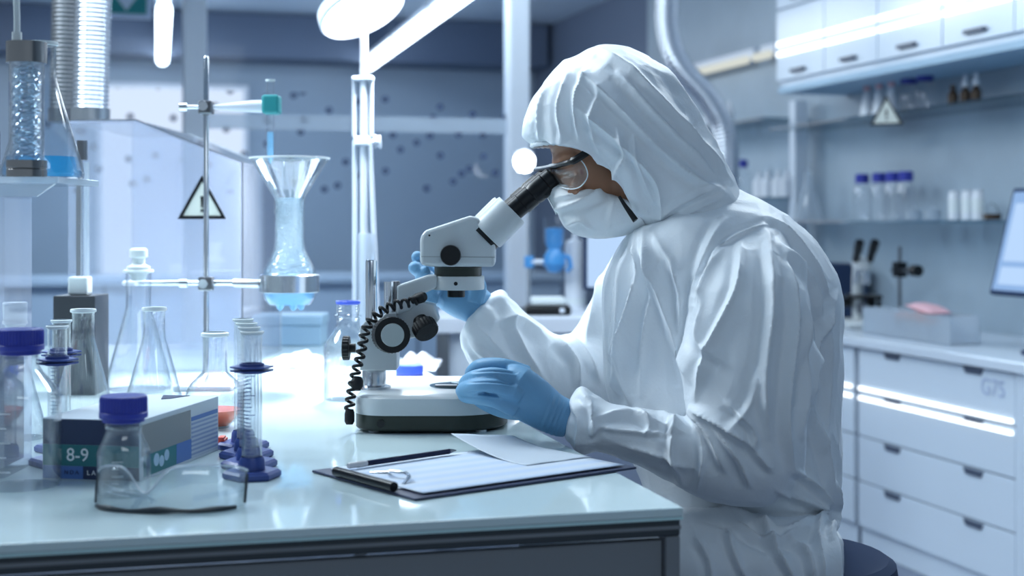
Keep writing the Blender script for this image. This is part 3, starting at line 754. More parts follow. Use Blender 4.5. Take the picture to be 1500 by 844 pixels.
erlen('conical_flask', 'conical flask with a straight neck left of the glove box', on_desk(122, 2.16), .182, .050, .0165, .048)
erlen('conical_flask', 'conical flask directly behind the glove box', on_desk(226, 2.2), .182, .052, .0165, .045)
t = erlen('conical_flask', 'conical flask gripped at the neck by the stand clamp', on_desk(203, 2.66), .225, .062, .0235, .075)
MB().lathe([(.0006, .205), (.012, .205), (.0215, .2255), (.0215, .231), (.012, .236), (.012, .247), (.0165, .250), (.0165, .262), (.012, .266), (.0006, .266)], 28).build('glass_stopper', 'frosted', t)
t = erlen('stoppered_flask', 'clear flask with a white conical stopper behind the large bottle', on_desk(22, 2.05), .172, .045, .015, .05, None)
MB().lathe([(.0006, .160), (.0125, .160), (.0165, .174), (.0175, .197), (.0160, .199), (.0006, .199)], 28).build('stopper', 'frosted', t)

# round flask with orange liquid
t = thing('round_flask', 'flat-bottomed round flask with orange liquid behind the glove box', 'flask', on_desk(315, 2.18))
R_ = .046
out = [(.022, 0)] + [(R_*math.sin(a_), .042-R_*math.cos(a_)*.95) for a_ in [.5, .75, 1.0, 1.3, 1.6, 1.9, 2.2, 2.5]]
out += [(.0195, .085), (.0185, .092), (.0185, .139), (.0205, .142), (.0205, .145)]
MB().lathe(wall_profile(out), 40).build('flask_body', 'clear_glass', t)
MB().lathe([(.0175, .139), (.0210, .140), (.0212, .1445), (.0180, .146)], 36, cap=False).build('rim', 'frosted', t)
MB().lathe([(.0006, .0035), (.021, .0035), (R_*.93*math.sin(.75), .042-R_*.93*math.cos(.75)*.95), (R_*.94*math.sin(1.0), .042-R_*.94*math.cos(1.0)*.95), (R_*.94*math.sin(1.2), .028), (.0006, .028)], 36).build('liquid', 'orange_liquid', t)

# measuring cylinders with six-sided blue feet
def cylinder(O, label, Ht=.180, group='measuring cylinders with blue feet', zc=None, col_=True):
    t = thing('measuring_cylinder', label, 'cylinder', O, group)
    hx = lambda r, z, tw=.26: [Vector((r*math.cos(tw+i*math.pi/3), r*math.sin(tw+i*math.pi/3), z)) for i in range(6)]
    MB().loft([hx(.034, 0), hx(.036, .002), hx(.036, .007), hx(.032, .010)]).build('foot', 'blue_base', t, smooth=False)
    MB().lathe([(.0165, .0102), (.0155, .022), (.0135, .026), (.0135, .012), (.001, .012)], 28).build('foot_socket', 'blue_base', t)
    out = [(.0118, .0125), (.0124, .016), (.0124, Ht-.004), (.0142, Ht-.001), (.0140, Ht)]
    MB().lathe(wall_profile(out, .0012, .015), 32).build('tube', 'clear_glass', t)
    MB().lathe([(.0118, Ht-.004), (.0144, Ht-.002), (.0146, Ht), (.0125, Ht+.0005)], 32, cap=False).build('rim', 'frosted', t)
    co = MB()
    zc = zc or Ht-.048
    for dz in (0, .0045):
        r0 = [Vector((.0127*math.cos(.26+i*math.pi/12), .0127*math.sin(.26+i*math.pi/12), 0)) for i in range(24)]
        hex24 = []
        for i in range(24):
            a_ = i*math.pi/12; k = math.cos(math.pi/6)/math.cos((a_ % (math.pi/3))-math.pi/6)
            hex24.append(Vector((.0265*k*math.cos(.26+a_), .0265*k*math.sin(.26+a_), 0)))
        z0, z1 = zc+dz-.001, zc+dz+.001
        co.loft([[p+Vector((0, 0, z0)) for p in r0], [p+Vector((0, 0, z0)) for p in hex24], [p+Vector((0, 0, z1)) for p in hex24], [p+Vector((0, 0, z1)) for p in r0]], closed=True)
    co.lathe([(.0128, zc-.003), (.015, zc-.003), (.015, zc+.009), (.0128, zc+.009)], 24, cap=False)
    if col_: co.build('collar', 'blue_base', t, smooth=False)
    m = MB()
    for k in range(22):
        z = .03+k*.0048; L = .5 if k % 5 else .9
        for i in range(4):
            a_ = -2.0+i*L/4; b_ = a_+L/4; r_ = .0126
            m.add([(r_*math.cos(a_), r_*math.sin(a_), z), (r_*math.cos(b_), r_*math.sin(b_), z), (r_*math.cos(b_), r_*math.sin(b_), z+.0007), (r_*math.cos(a_), r_*math.sin(a_), z+.0007)], [(0, 1, 2, 3)])
    tag(m.build('volume_scale', 'blue_base', t, smooth=False), kind='stuff')
    return t
for px, d, l in ((369, 1.75, 'front measuring cylinder of the row right of the glove box'), (365, 1.825, 'second measuring cylinder in the row right of the glove box'), (361, 1.90, 'third measuring cylinder in the row right of the glove box'), (356, 1.975, 'rearmost measuring cylinder in the row right of the glove box')):
    cylinder(on_desk(px, d), l, col_=d < 1.8)
cylinder(on_desk(84, 1.845), 'measuring cylinder with blue collar just right of the large bottle')
cylinder(on_desk(90, 1.955), 'measuring cylinder behind the one beside the large bottle')
# small red clip
t = thing('red_clip', 'tiny red clip on the desk between glove box and blue feet', 'clip', on_desk(325, 1.985))
MB().lo_hi((-.004, -.012, 0), (.006, .012, .013)).build('jaw', 'red', t, smooth=False, bevel=.001)
MB().lo_hi((-.003, -.016, .0132), (.005, .004, .0165)).build('lever', 'red', t, smooth=False, bevel=.001)

# ------------------------------------------------------------------ glove box with printed sides
ang = math.atan2(.045, .24)
A = Vector(((205-750)*1.72/F, 1.72, DZ))
t = thing('glove_box', 'printed cardboard glove box marked 8-9 behind the small bottle', 'box', A, rot=-ang)
BW, BL, BH = .128, .245, .0745
MB().lo_hi((-BW, 0, 0), (0, BL, BH)).build('carton', 'carton', t, smooth=False, bevel=.0008)
e = .0006
MB().lo_hi((-BW+.001, -e, .043), (-.001, 0, BH-.001)).build('navy_print', 'navy', t, smooth=False)
MB().lo_hi((-BW+.001, -e, .017), (-.001, 0, .0428)).build('teal_print', 'teal_print', t, smooth=False)
MB().lo_hi((-BW+.001, -e, .001), (-.074, 0, .0168)).build('blue_print', 'mid_blue_print', t, smooth=False)
MB().lo_hi((-.0738, -e, .001), (-.001, 0, .0168)).build('navy_print', 'navy', t, smooth=False)
def letter(s, size, loc, rot, mat, parent, name='lettering'):
    q = link(name, text_mesh(s, size, .0003), mat, parent, False); q.location = loc; q.rotation_euler = rot; return q
letter('8-9', .0225, (-.081, -e-.0004, .030), (math.pi/2, 0, 0), 'print_white', t)
letter('N D A', .007, (-.089, -e-.0004, .009), (math.pi/2, 0, 0), 'navy', t)
letter('L A', .008, (-.063, -e-.0004, .009), (math.pi/2, 0, 0), 'print_white', t)
# right side: grey tape, teal picture, text block
MB().lo_hi((0, .004, .030), (e, .150, .068)).build('grey_tape', 'carton_grey', t, smooth=False)
MB().lo_hi((0, .010, .004), (e, .105, .0298)).build('picture', 'teal_print', t, smooth=False)
for y, z, r in ((.045, .02, .008), (.06, .016, .007), (.075, .021, .007)):
    MB().cyl((e, y, z), (e+.0004, y, z), r, n=16).build('picture_spot', 'pale_blue_box', t, smooth=False)
MB().lo_hi((0, .106, .004), (e, .152, .0298)).build('blue_print', 'mid_blue_print', t, smooth=False)
MB().lo_hi((0, .153, .004), (e, .241, .052)).build('text_block', 'carton_text', t, smooth=False)
MB().lo_hi((0, .153, .0525), (e, .241, .058)).build('blue_line', 'mid_blue_print', t, smooth=False)
MB().prism([(-.078, .238, BH+.0002), (-.040, .241, BH+.0002), (-.052, .205, BH+.0002), (-.062, .196, BH+.0002)], (0, 0, .0006)).build('dispensing_slot', 'navy', t, smooth=False)

# ------------------------------------------------------------------ clear safety goggles lying on the desk
G = on_desk(240, 1.545)
t = thing('safety_goggles', 'clear wraparound safety goggles with a dark lower rim', 'goggles', G)
gp_ = lambda px, py, d: c(px, py, d)-G
n, m_ = 33, 9
def goggle(u, v):        # u -1..1 along the front, v 0..1 up
    xx = .083*math.sin(u*1.35)/math.sin(1.35)
    yy = -.012 + .062*(1-math.cos(u*1.25))
    top = .050*(1-.25*abs(u)**3) - .030*math.exp(-((u+.18)/.16)**2)*1.0
    bot = .001 + .002*math.exp(-(u/.2)**2)
    z = bot + (top-bot)*v
    return Vector((xx, yy + .012*v*v, z))
g = MB(); vs = [goggle(i/(n-1)*2-1, j/(m_-1)) for j in range(m_) for i in range(n)]
g.add(vs, [(j*n+i, j*n+i+1, (j+1)*n+i+1, (j+1)*n+i) for j in range(m_-1) for i in range(n-1)])
o = g.build('lens', 'goggle_lens', t)
sm = o.modifiers.new('thickness', 'SOLIDIFY'); sm.thickness = .0018
MB().tube([goggle(i/40*2-1, 0)+Vector((0, 0, .001)) for i in range(2, 37)], [.0022+.0018*math.sin(i/34*math.pi*3)**2*(i < 34) for i in range(35)], 8).build('lower_rim', 'dark_frame', t)
MB().tube([goggle(i/40*2-1, 1) for i in range(41)], .0013, 6).build('upper_edge', 'acrylic_milky', t)
for s in (-1, 1):
    p = goggle(s, .6)
    MB().tube([p, p+Vector((-s*.006, .008, -.006)), p+Vector((-s*.03, .009, -.012)), p+Vector((-s*.06, .006, -p.z+.006))], [.004, .0035, .003, .003], 8, sq=.5).build('temple', 'clear_plastic', t)
    MB().tube([goggle(s*.98, 0)+Vector((0, 0, .003)), goggle(s*1.0, .5), goggle(s, .9)], .0016, 6).build('hinge_edge', 'dark_frame', t)
MB().tube([goggle(-.28, .1), goggle(-.2, .9)+Vector((0, .012, .0)), goggle(-.1, .3)+Vector((0, .012, 0))], .003, 8).build('nose_bridge', 'clear_plastic', t)

# ------------------------------------------------------------------ clipboard, paper, pencil
def dk(px, py, z=0): d = (H-DZ-z)*F/(py-HZ); return c(px, py, d)
q = [dk(447, 694), dk(608, 735), dk(933, 688), None]; q[3] = q[0]+q[2]-q[1]
o0 = q[1].copy(); ex = (q[2]-q[1]); LX = ex.length; ex.normalize(); ey = (q[0]-q[1]); LY = ey.length; ey.normalize()
rot = math.atan2(ex.y, ex.x)
t = thing('clipboard', 'dark clipboard lying on the near right part of the desk', 'clipboard', o0, rot=rot)
MB().lo_hi((0, 0, .0005), (LX, LY, .0035)).build('board', 'board_dark', t, smooth=False, bevel=.0012)
cl = MB().lo_hi((.004, LY*.24, .0036), (.042, LY*.76, .0050)).build('clip_plate', 'silver', t, smooth=False, bevel=.0006)
MB().cyl((.002, LY*.20, .0095), (.002, LY*.76, .0095), .0058).build('clip_bar', 'black', cl)
MB().tube([(.03, LY*.30, .0055), (.045, LY*.34, .012), (.052, LY*.42, .013), (.045, LY*.52, .0125), (.055, LY*.6, .0075), (.04, LY*.68, .0055)], .0022, 8).build('clip_spring', 'chrome', cl)
n = 20
def sheet(x0, x1, y0, y1, z, lift, name, label, mat):
    t2 = thing(name, label, 'paper', o0, rot=rot); m = MB(); g = []
    for j in range(n):
        for i in range(n):
            u, v = i/(n-1), j/(n-1)
            g.append((x0+(x1-x0)*u, y0+(y1-y0)*v, z+lift(u, v)))
    m.add(g, [(j*n+i, j*n+i+1, (j+1)*n+i+1, (j+1)*n+i) for j in range(n-1) for i in range(n-1)])
    o = m.build('sheet', mat, t2); s = o.modifiers.new('thickness', 'SOLIDIFY'); s.thickness = .0002; s.offset = 1
    return t2
sheet(.018, LX-.012, .010, LY-.014, .0053, lambda u, v: .0004, 'paper_sheet', 'printed paper held under the clipboard clip', 'paper_print')
sheet(LX*.66, LX-.008, LY*.34, LY+.014, .0062, lambda u, v: .030*max(0, v+.35*(1-u)-.55)**1.6+.0006*math.sin(u*6)**2, 'paper_sheet', 'upper paper with its far corner curling up, on the clipboard', 'paper')
pa_, pb_ = dk(510, 683, .011), dk(668, 660, .011)
t = thing('pencil', 'dark blue pencil with pale end lying across the clipboard edge', 'pencil', Vector((pa_.x, pa_.y, DZ+.0072)))
off = Vector((pa_.x, pa_.y, DZ+.0072)); za = Vector((0, 0, DZ+.011))
pa_.z = pb_.z = DZ+.0112
MB().turn(pa_.lerp(pb_, .16), pa_.lerp(pb_, .93), [(.0037, 0), (.0037, 1)], 6).build('shaft', 'pencil_blue', t, off, smooth=False)
MB().turn(pa_, pa_.lerp(pb_, .16), [(.003, 0), (.0038, .1), (.0038, .45), (.0042, .5), (.0042, .95), (.0038, 1)], 16).build('pale_end', 'eraser', t, off)
MB().turn(pa_.lerp(pb_, .93), pb_, [(.0037, 0), (.0008, 1)], 8).build('tip', 'steel_dark', t, off)

# ------------------------------------------------------------------ items at the back of the desk
t = thing('bottle_closure', 'loose blue bottle cap lying on the desk behind the microscope', 'cap', on_desk(600, 2.9))
MB().lathe([(.027, 0), (.028, .002), (.028, .006), (.0275, .0065), (.0275, .007, 1), (.0275, .020, 1), (.026, .023), (.001, .023)], 64, knurl=.001).build('shell', 'blue_ring', t, ang=25)
MB().lathe([(.0282, .0015), (.0286, .003), (.0282, .0055)], 48, cap=False).build('tamper_ring', 'blue_cap', t)
a, b = on_desk(362, 3.68), on_desk(476, 3.62)
t = thing('foam_box', 'pale blue lidded box at the far end of the desk', 'box', on_desk(418, 3.66))
MB().lo_hi((-.10, -.06, 0), (.10, .07, .052)).build('box_body', 'pale_blue_box', t, smooth=False, bevel=.004)
MB().lo_hi((-.103, -.063, .0522), (.103, .073, .078)).build('lid', 'pale_blue_box', t, smooth=False, bevel=.004)
def crumple(O, label, sx, sy, hh, seed, mat='cloth', name='crumpled_cloth', fq=1):
    t = thing(name, label, 'cloth', O); n = 44; m = MB(); g = []
    for j in range(n):
        for i in range(n):
            u, v = i/(n-1)*2-1, j/(n-1)*2-1
            r = max(0, 1-(u*u+v*v)**.7)
            z = hh*r**.6*(.45+.9*abs(noise.noise(Vector((u*2*fq+seed, v*2*fq, seed))))+.3*fq*abs(noise.noise(Vector((u*5*fq, v*5*fq+seed, 3)))))
            k = 1+.2*noise.noise(Vector((u*1.5, v*1.5, seed)))
            g.append((u*sx*k, v*sy*k, z+.0008))
    m.add(g, [(j*n+i, j*n+i+1, (j+1)*n+i+1, (j+1)*n+i) for j in range(n-1) for i in range(n-1)])
    o = m.build('fabric', mat, t); s = o.modifiers.new('thickness', 'SOLIDIFY'); s.thickness = .0006; s.offset = 1
    return t
crumple(on_desk(436, 3.15), 'white crumpled wipe on the desk behind the open bottle', .062, .10, .034, 3.1)
crumple(on_desk(612, 3.12), 'grey crumpled cloth on the desk behind the microscope stage', .045, .14, .034, 8.7, 'cloth_grey', fq=.6)

# ------------------------------------------------------------------ clear fume hood with warning triangle
D1, D2 = 3.0, 3.5
O = on_desk(230, D1)
hood = thing('fume_hood', 'clear acrylic fume hood with sloping front corner and warning triangle', 'hood', O)
pr = [c(100, 176, D1), c(200, 177, D1), c(355, 238, D1)]
x0, xa, x1 = pr[0].x-O.x, pr[1].x-O.x, pr[2].x-O.x; zt, zs = pr[0].z-O.z, pr[2].z-O.z
poly = [(x0, 0, 0), (x1, 0, 0), (x1, 0, zs), (xa, 0, zt), (x0, 0, zt)]
MB().prism([(a_, 0, b_) for a_, _, b_ in poly], (0, .006, 0)).build('front_panel', 'acrylic', hood, smooth=False)
MB().prism([(a_, D2-D1, b_) for a_, _, b_ in poly], (0, .006, 0)).build('back_panel', 'acrylic', hood, smooth=False)
MB().lo_hi((x1-.006, .0065, 0), (x1, D2-D1-.0005, zs-.004)).build('side_panel', 'acrylic', hood, smooth=False)
MB().prism([(x1, .0065, zs), (xa, .0065, zt), (xa, .0065, zt-.006), (x1, .0065, zs-.006)], (0, D2-D1-.008, 0)).build('sloped_panel', 'acrylic', hood, smooth=False)
MB().lo_hi((x0, .0065, zt-.006), (xa, D2-D1-.0005, zt)).build('roof_panel', 'acrylic', hood, smooth=False)
m = MB()
edge = [(x0, zt), (xa, zt), (x1, zs), (x1, 0)]
fe = MB().tube([(x, -.001, z) for x, z in edge], .0016, 6).build('front_edging', 'steel_dark', hood)
MB().tube([(x, D2-D1, z) for x, z in edge], .0014, 6).build('back_edging', 'carton', hood)
wt = c(296, 321, D1-.004)-O
sub = bpy.data.objects.new('warning_triangle', None); col.objects.link(sub); sub.parent = hood; sub.location = wt
warning(None, .103, sub)

# ------------------------------------------------------------------ retort stand with burette and funnel flask
DS = 2.7
O = on_desk(302, DS)
def L(px, py, d=DS): return c(px, py, d)-O
t = thing('retort_stand', 'steel retort stand with two clamps in the middle of the glassware', 'stand', O)
MB().lo_hi((-.05, -.06, 0), (.06, .09, .010)).build('base_plate', 'white_paint', t, smooth=False, bevel=.003)
zt = L(302, 82).z
MB().turn((0, 0, .010), (0, 0, zt), [(.0052, 0), (.0052, .993), (.003, 1)], 16).build('rod', 'chrome', t)
def boss(z, s=1):
    b = MB().lo_hi((-.013, -.012, z-.014), (.013, .014, z+.012)).build('clamp_boss', 'steel_dark', t, smooth=False, bevel=.003)
    MB().turn((-.012, 0, z), (-.05, 0, z), [(.004, 0), (.004, .6), (.0085, .62), (.0085, 1)], 12).build('thumb_screw', 'chrome', b)
    MB().turn((0, -.012, z), (0, -.030, z), [(.004, 0), (.004, .5), (.009, .52), (.009, 1)], 12).build('thumb_screw', 'chrome', b)
zu = L(302, 157).z; boss(zu)
xg = L(384, 157).x
MB().tube([(.014, -.004, zu), (.035, -.004, zu), (xg-.02, -.004, zu+.001), (xg+.002, -.004, zu+.001)], [.004, .006, .0115, .012], 12).build('upper_arm', 'white_paint', t)
MB().lo_hi((xg+.0025, -.024, zu-.014), (xg+.035, .016, zu+.022)).build('rubber_grip', 'teal_rubber', t, smooth=False, bevel=.005)
zl = L(302, 415).z; boss(zl)
MB().cyl((L(186, 415).x, .018, zl), (L(345, 415).x, .018, zl), .0055).build('lower_bar', 'chrome', t)
xf = L(424, 415).x
MB().tube([(L(345, 415).x-.004, .018, zl), (L(360, 415).x, .006, zl), (xf-.056, 0, zl)], .009, 10).build('ring_arm', 'steel', t)
MB().lathe([(.0545, -.017), (.0565, -.016), (.0565, .016), (.0545, .017)], 48, (xf, 0, zl), cap=False).build('ring_band', 'steel', t)
for q in (-1, 1):
    MB().tube([(L(192, 415).x, .018, zl), (L(192, 415).x-.012, .018-q*.02, zl), (L(203, 415).x, .018-q*.034, zl)], .005, 8).build('flask_finger', 'white_paint', t)
# burette held in the teal grip
Ob = L(396, 243)+O
t = thing('burette_tube', 'thin glass burette with blue liquid held in the teal clamp', 'tube', Ob)
ht = c(396, 118, DS).z-Ob.z
MB().lathe([(.0035, 0), (.0055, .012), (.0078, .02), (.0078, ht), (.0064, ht), (.0064, .02), (.002, .008)], 20, cap=False).build('glass_tube', 'clear_glass', t)
MB().lathe([(.001, .004), (.0045, .012), (.0062, .022), (.0062, .064), (.001, .064)], 18).build('liquid', 'pale_liquid', t)
MB().lathe([(.0078, ht-.002), (.0092, ht-.001), (.0092, ht+.002), (.0064, ht+.001)], 18, cap=False).build('rim', 'frosted', t)
# flask with foam in the ring
Of = c(424, 447, DS); s = DS/F
t = thing('foam_flask', 'round flask of foaming blue liquid held in the steel ring', 'flask', Of)
prof = [(30, 0), (36, 8), (40, 20), (41, 32), (40, 42), (36, 56), (29, 70), (24, 80), (22, 92), (22, 150), (23, 158)]
prof = [(r*s, z*s) for r, z in prof]
MB().lathe([(.0006, 0)] + prof, 40, cap=False).build('flask_body', 'clear_glass', t)
liq = [(r*.955, max(z, .002)) for r, z in prof if z <= 42*s]
MB().lathe([(.0006, .002)]+liq+[(.0006, liq[-1][1])], 36).build('liquid', 'pale_liquid', t)
m = MB(); rnd = random.Random(3)
fo = []
for k in range(70):
    z = (43+(157-43)*k/69)*s
    r = np.interp(z, [p[1] for p in prof], [p[0] for p in prof])*.93
    fo.append([Vector((math.cos(a_), math.sin(a_), 0))*r*(1-.16*abs(noise.noise(Vector((math.cos(a_)*r*260, math.sin(a_)*r*260, z*260)))))+Vector((0, 0, z)) for a_ in [i*2*math.pi/64 for i in range(64)]])
m.loft(fo).build('foam', 'foam_glass', t)
for k in range(5):
    a_ = k*1.3; m = MB().lathe([(.001, -.014), (.006, -.010), (.009, 0), (.006, .006), (.001, .007)], 12, (.022*math.cos(a_), .022*math.sin(a_), .004))
    m.build('droplet', 'pale_liquid', t)
MB().lathe([(40.3*s, 40*s), (41.3*s, 42*s), (40.3*s, 44*s)], 40, cap=False).build('liquid_ring', 'blue_liquid', t)
# funnel in its neck
On = c(424, 297, DS)
t = thing('powder_funnel', 'wide clear funnel standing in the neck of the foam flask', 'funnel', On)
MB().lathe([(.024, -.02), (.0225, 0), (.0265, .004), (.0735, .083), (.0755, .084), (.0738, .0855), (.0245, .003), (.0205, 0)], 48, cap=False).build('cone', 'clear_plastic', t)
MB().lathe([(.0735, .0825), (.0765, .083), (.0762, .0858), (.0735, .0862)], 48, cap=False).build('rim', 'frosted', t)
m = MB()
for k in range(10):
    a_ = k*2*math.pi/10; m2 = MB().tube([(.026*math.cos(a_), .026*math.sin(a_), .006), (.070*math.cos(a_), .070*math.sin(a_), .079)], .0011, 5).build('rib', 'clear_plastic', t)

# ------------------------------------------------------------------ left: acrylic riser with coil condenser and conical flask
DL = 1.80
zp = c(60, 262, DL).z
O = Vector((c(40, 262, DL).x, DL, DZ))
t = thing('acrylic_riser', 'clear acrylic stand at the left edge carrying the blue flask', 'riser', O)
hz = zp-DZ
MB().lo_hi((-.11, -.085, hz-.008), (.066, .085, hz)).build('top_plate', 'acrylic_milky', t, smooth=False, bevel=.001)
MB().prism([(-.11, -.0845, hz-.0085), (.062, -.0845, hz-.0085), (.040, -.0845, hz-.024), (-.11, -.0845, hz-.024)], (0, .004, 0)).build('front_lip', 'acrylic_milky', t, smooth=False)
MB().lo_hi((-.09, -.055, 0), (-.0095, .045, hz-.009)).build('column', 'acrylic', t, smooth=False)
tag(MB().lo_hi((-.085, -.05, .01), (-.018, .04, .165)).build('dark_core', 'wall_dark', t, smooth=False), 'dark block inside the clear column')
Oc = Vector((c(39, 250, 1.76).x, 1.76, zp+.0005))
t = thing('coil_condenser', 'glass coil condenser with steel end caps on the riser', 'condenser', Oc)
hc = c(39, 62, 1.76).z-Oc.z; rc = 29*1.76/F
MB().lathe([(.001, 0), (rc*1.0, 0), (rc, .0095), (rc*.96, .0105), (rc, .0115), (rc, .021), (.001, .021)], 40).build('lower_cap', 'cap_steel', t)
MB().lathe([(rc*.86, .0215), (rc*.86, hc-.0265), (rc*.80, hc-.0265), (rc*.80, .0215)], 40, cap=False).build('glass_jacket', 'clear_glass', t)
MB().lathe([(.001, hc-.026), (rc, hc-.026), (rc, hc), (.001, hc)], 40).build('upper_cap', 'cap_steel', t)
for ph in (0, math.pi):
    P = [Vector((rc*.56*math.cos(ph+k*.32), rc*.56*math.sin(ph+k*.32), .024+(hc-.054)*k/96)) for k in range(97)]
    MB().tube(P, .0042, 8).build('glass_coil', 'pale_coil', t) if 'pale_coil' in MT else None
Ot = Oc+Vector((-.012, 0, hc+.0005))
t = thing('white_hose', 'white hose rising from the coil condenser out of the picture', 'hose', Ot)
MB().tube([(0, 0, 0), (0, 0, .03), (-.002, 0, .1), (-.003, 0, .3)], .0042, 10).build('hose', 'frosted', t)
MB().cyl((0, 0, 0), (0, 0, .012), .006).build('hose_end', 'frosted', t)
t = erlen('conical_flask', 'conical flask with vivid blue liquid on the acrylic riser', Vector((c(62, 270, 1.86).x, 1.86, zp+.0005)), .180, .0530, .0175, .05, None)
MB().lathe([(.0006, .0035), (.048, .0035), (.0505, .008), (.0495, .014), (.0445, .030), (.0006, .030)], 40).build('liquid', 'blue_liquid', t)
t = gl45('reagent_bottle', 'blue-capped bottle on the riser, cut by the left picture edge', Vector((c(-42, 262, 1.86).x, 1.86, zp+.0005)), .036, .128, .06)

# dark box with steel and glass rods
O = on_desk(118, 2.62)
t = thing('rod_holder', 'dark metal box with two upright rods behind the neck of the flask', 'holder', O)
zt = c(118, 432, 2.62).z-DZ
MB().lo_hi((-.038, -.04, 0), (.038, .05, zt)).build('box_body', 'holder_dark', t, smooth=False, bevel=.002)
MB().lo_hi((-.018, -.02, zt+.0005), (.018, .016, zt+.034)).build('socket', 'frosted', t, smooth=False, bevel=.004)
zr = c(121, 206, 2.62).z-DZ
MB().cyl((-.002, 0, zt+.03), (-.002, 0, zr-.035), .006).build('steel_rod', 'steel', t)
MB().cyl((.011, 0, zt+.03), (.011, 0, zr-.04), .005).build('glass_rod', 'acrylic_milky', t)
MB().lathe([(.001, zr-.036), (.0095, zr-.036), (.0095, zr), (.001, zr)], 16, (.003, 0, 0)).build('rod_cap', 'steel_dark', t)

# ------------------------------------------------------------------ round lamp on its white spring-arm stand
DLm = 3.15
O = Vector((c(533, 300, DLm).x, DLm, DZ))
t = thing('magnifier_lamp', 'round glowing lamp head on a white spring-arm stand', 'lamp', O)
def K(px, py, d=DLm): return c(px, py, d)-O
zk = K(533, 45).z
MB().cyl((0, 0, .02), (0, 0, zk), .0088).build('pole', 'lamp_paint', t)
MB().lathe([(.001, 0), (.052, 0), (.052, .014), (.03, .022), (.001, .022)], 32).build('table_base', 'lamp_paint', t)
for a_, b_ in ((519, 519), (544, 544)):
    MB().cyl(K(a_, 200), K(b_, 115), .0052).build('upper_arm', 'lamp_paint', t)
MB().lo_hi((-.026, -.012, K(533, 119).z), (.022, .012, K(533, 112).z)).build('top_bracket', 'lamp_paint', t, smooth=False, bevel=.003)
for a_, b_ in ((520, 520), (542, 553)):
    MB().cyl(K(b_, 470), K(a_, 206), .0062).build('lower_arm', 'lamp_paint', t)
MB().lo_hi((-.022, -.014, K(533, 214).z), (.014, .014, K(533, 200).z)).build('joint', 'lamp_paint', t, smooth=False, bevel=.004)
MB().turn(K(540, 208), K(558, 208), [(.006, 0), (.006, .45), (.016, .5), (.011, .75), (.016, 1)], 16).build('knob', 'lamp_paint', t)
MB().turn(K(537, 480), K(537, 342), [(.019, 0), (.019, 1)], 20).build('sleeve', 'acrylic_milky', t)
hc_ = K(528, 10); ax = Vector((.42, -.30, -.86)).normalized()
Q = ax.to_track_quat('Z', 'Y').to_matrix()
MB().lathe([(.001, -.035), (.07, -.032), (.098, -.012), (.102, .012), (.098, .018)], 48, hc_, Q, cap=False).build('lamp_head', 'white_paint', t)
MB().lathe([(.001, .012), (.092, .012), (.092, .016), (.001, .018)], 48, hc_, Q).build('light_disc', 'lamp_disc', t)
MB().tube([Vector((0, 0, zk-.02)), Vector((0, 0, zk+.02)), hc_-ax*.05, hc_-ax*.03], .009, 10).build('head_joint', 'white_paint', t)
ld = bpy.data.lights.new('lamp_beam', 'SPOT'); ld.energy = 210; ld.spot_size = 1.5; ld.spot_blend = .8; ld.shadow_soft_size = .09; ld.color = (.9, .95, 1)
lo = bpy.data.objects.new('lamp_beam', ld); col.objects.link(lo); lo.parent = t; lo.location = hc_+ax*.03
lo.rotation_euler = Vector((-.10, -.30, -.8)).to_track_quat('-Z', 'Y').to_euler()

# ================================================================== stereo microscope
DM = 2.22
O = Vector((c(630, 600, DM).x, DM, DZ))
ms = thing('stereo_microscope', 'white stereo microscope with black knobs and coiled cable, in use', 'microscope', O)
def M(px, py, d=DM): return c(px, py, d)-O
# base: rounded slab, pale above, dark band below
xl, xr = M(521, 600, 2.16).x, M(744, 600, 2.16).x; yf, yk = 2.105-DM, 2.40-DM
def slab(z, ins=0, rl=.05, rr=.085):
    pts = []
    for cx, cy, r, a0 in ((xr-rr, yf+rr, rr, -90), (xr-rr, yk-rr, rr, 0), (xl+rl, yk-rl, rl, 90), (xl+rl, yf+rl, rl, 180)):
        for k in range(9):
            a_ = math.radians(a0+k*90/8); pts.append(Vector((cx+(r-ins)*math.cos(a_), cy+(r-ins)*math.sin(a_), z)))
    return pts
bs = MB().loft([slab(.0275), slab(.044), slab(.052, .002), slab(.0555, .008)]).build('base', 'scope_white', ms, ang=40)
bd = MB().loft([slab(.004, .004), slab(.007, .001), slab(.027, .001)]).build('base_band', 'scope_dark', ms, ang=40)
for x, y in ((xl+.03, yf+.03), (xr-.04, yf+.03), (xl+.03, yk-.03), (xr-.05, yk-.04)):
    MB().cyl((x, y, 0), (x, y, .0042), .008).build('foot', 'frosted', ms)
MB().cyl((M(558, 621, 2.105).x, yf-.0008, .016), (M(558, 621, 2.105).x, yf+.004, .016), .0058).build('socket', 'black', bd)
MB().lathe([(.001, 0), (.045, 0), (.045, .0012), (.001, .0012)], 48, (M(672, 560, 2.28).x, .03, .0557)).build('stage_plate', 'shelf_glass', ms)
MB().lo_hi((M(640, 560, 2.28).x, -.002, .0572), (M(672, 560, 2.28).x, .012, .0600)).build('stage_clip', 'steel_dark', ms, smooth=False, bevel=.0006)
# column
xp = M(548, 500).x
MB().turn((xp, 0, .055), (xp, 0, M(548, 541).z), [(.026, 0), (.026, .12), (.0185, .2), (.0185, .9), (.017, 1)], 28).build('column_collar', 'steel', ms)
MB().turn((M(543, 500).x, .008, M(543, 545).z), (M(543, 500).x, .008, M(543, 381).z), [(.0092, 0), (.0092, .985), (.008, 1)], 24).build('column_rod', 'chrome', ms)
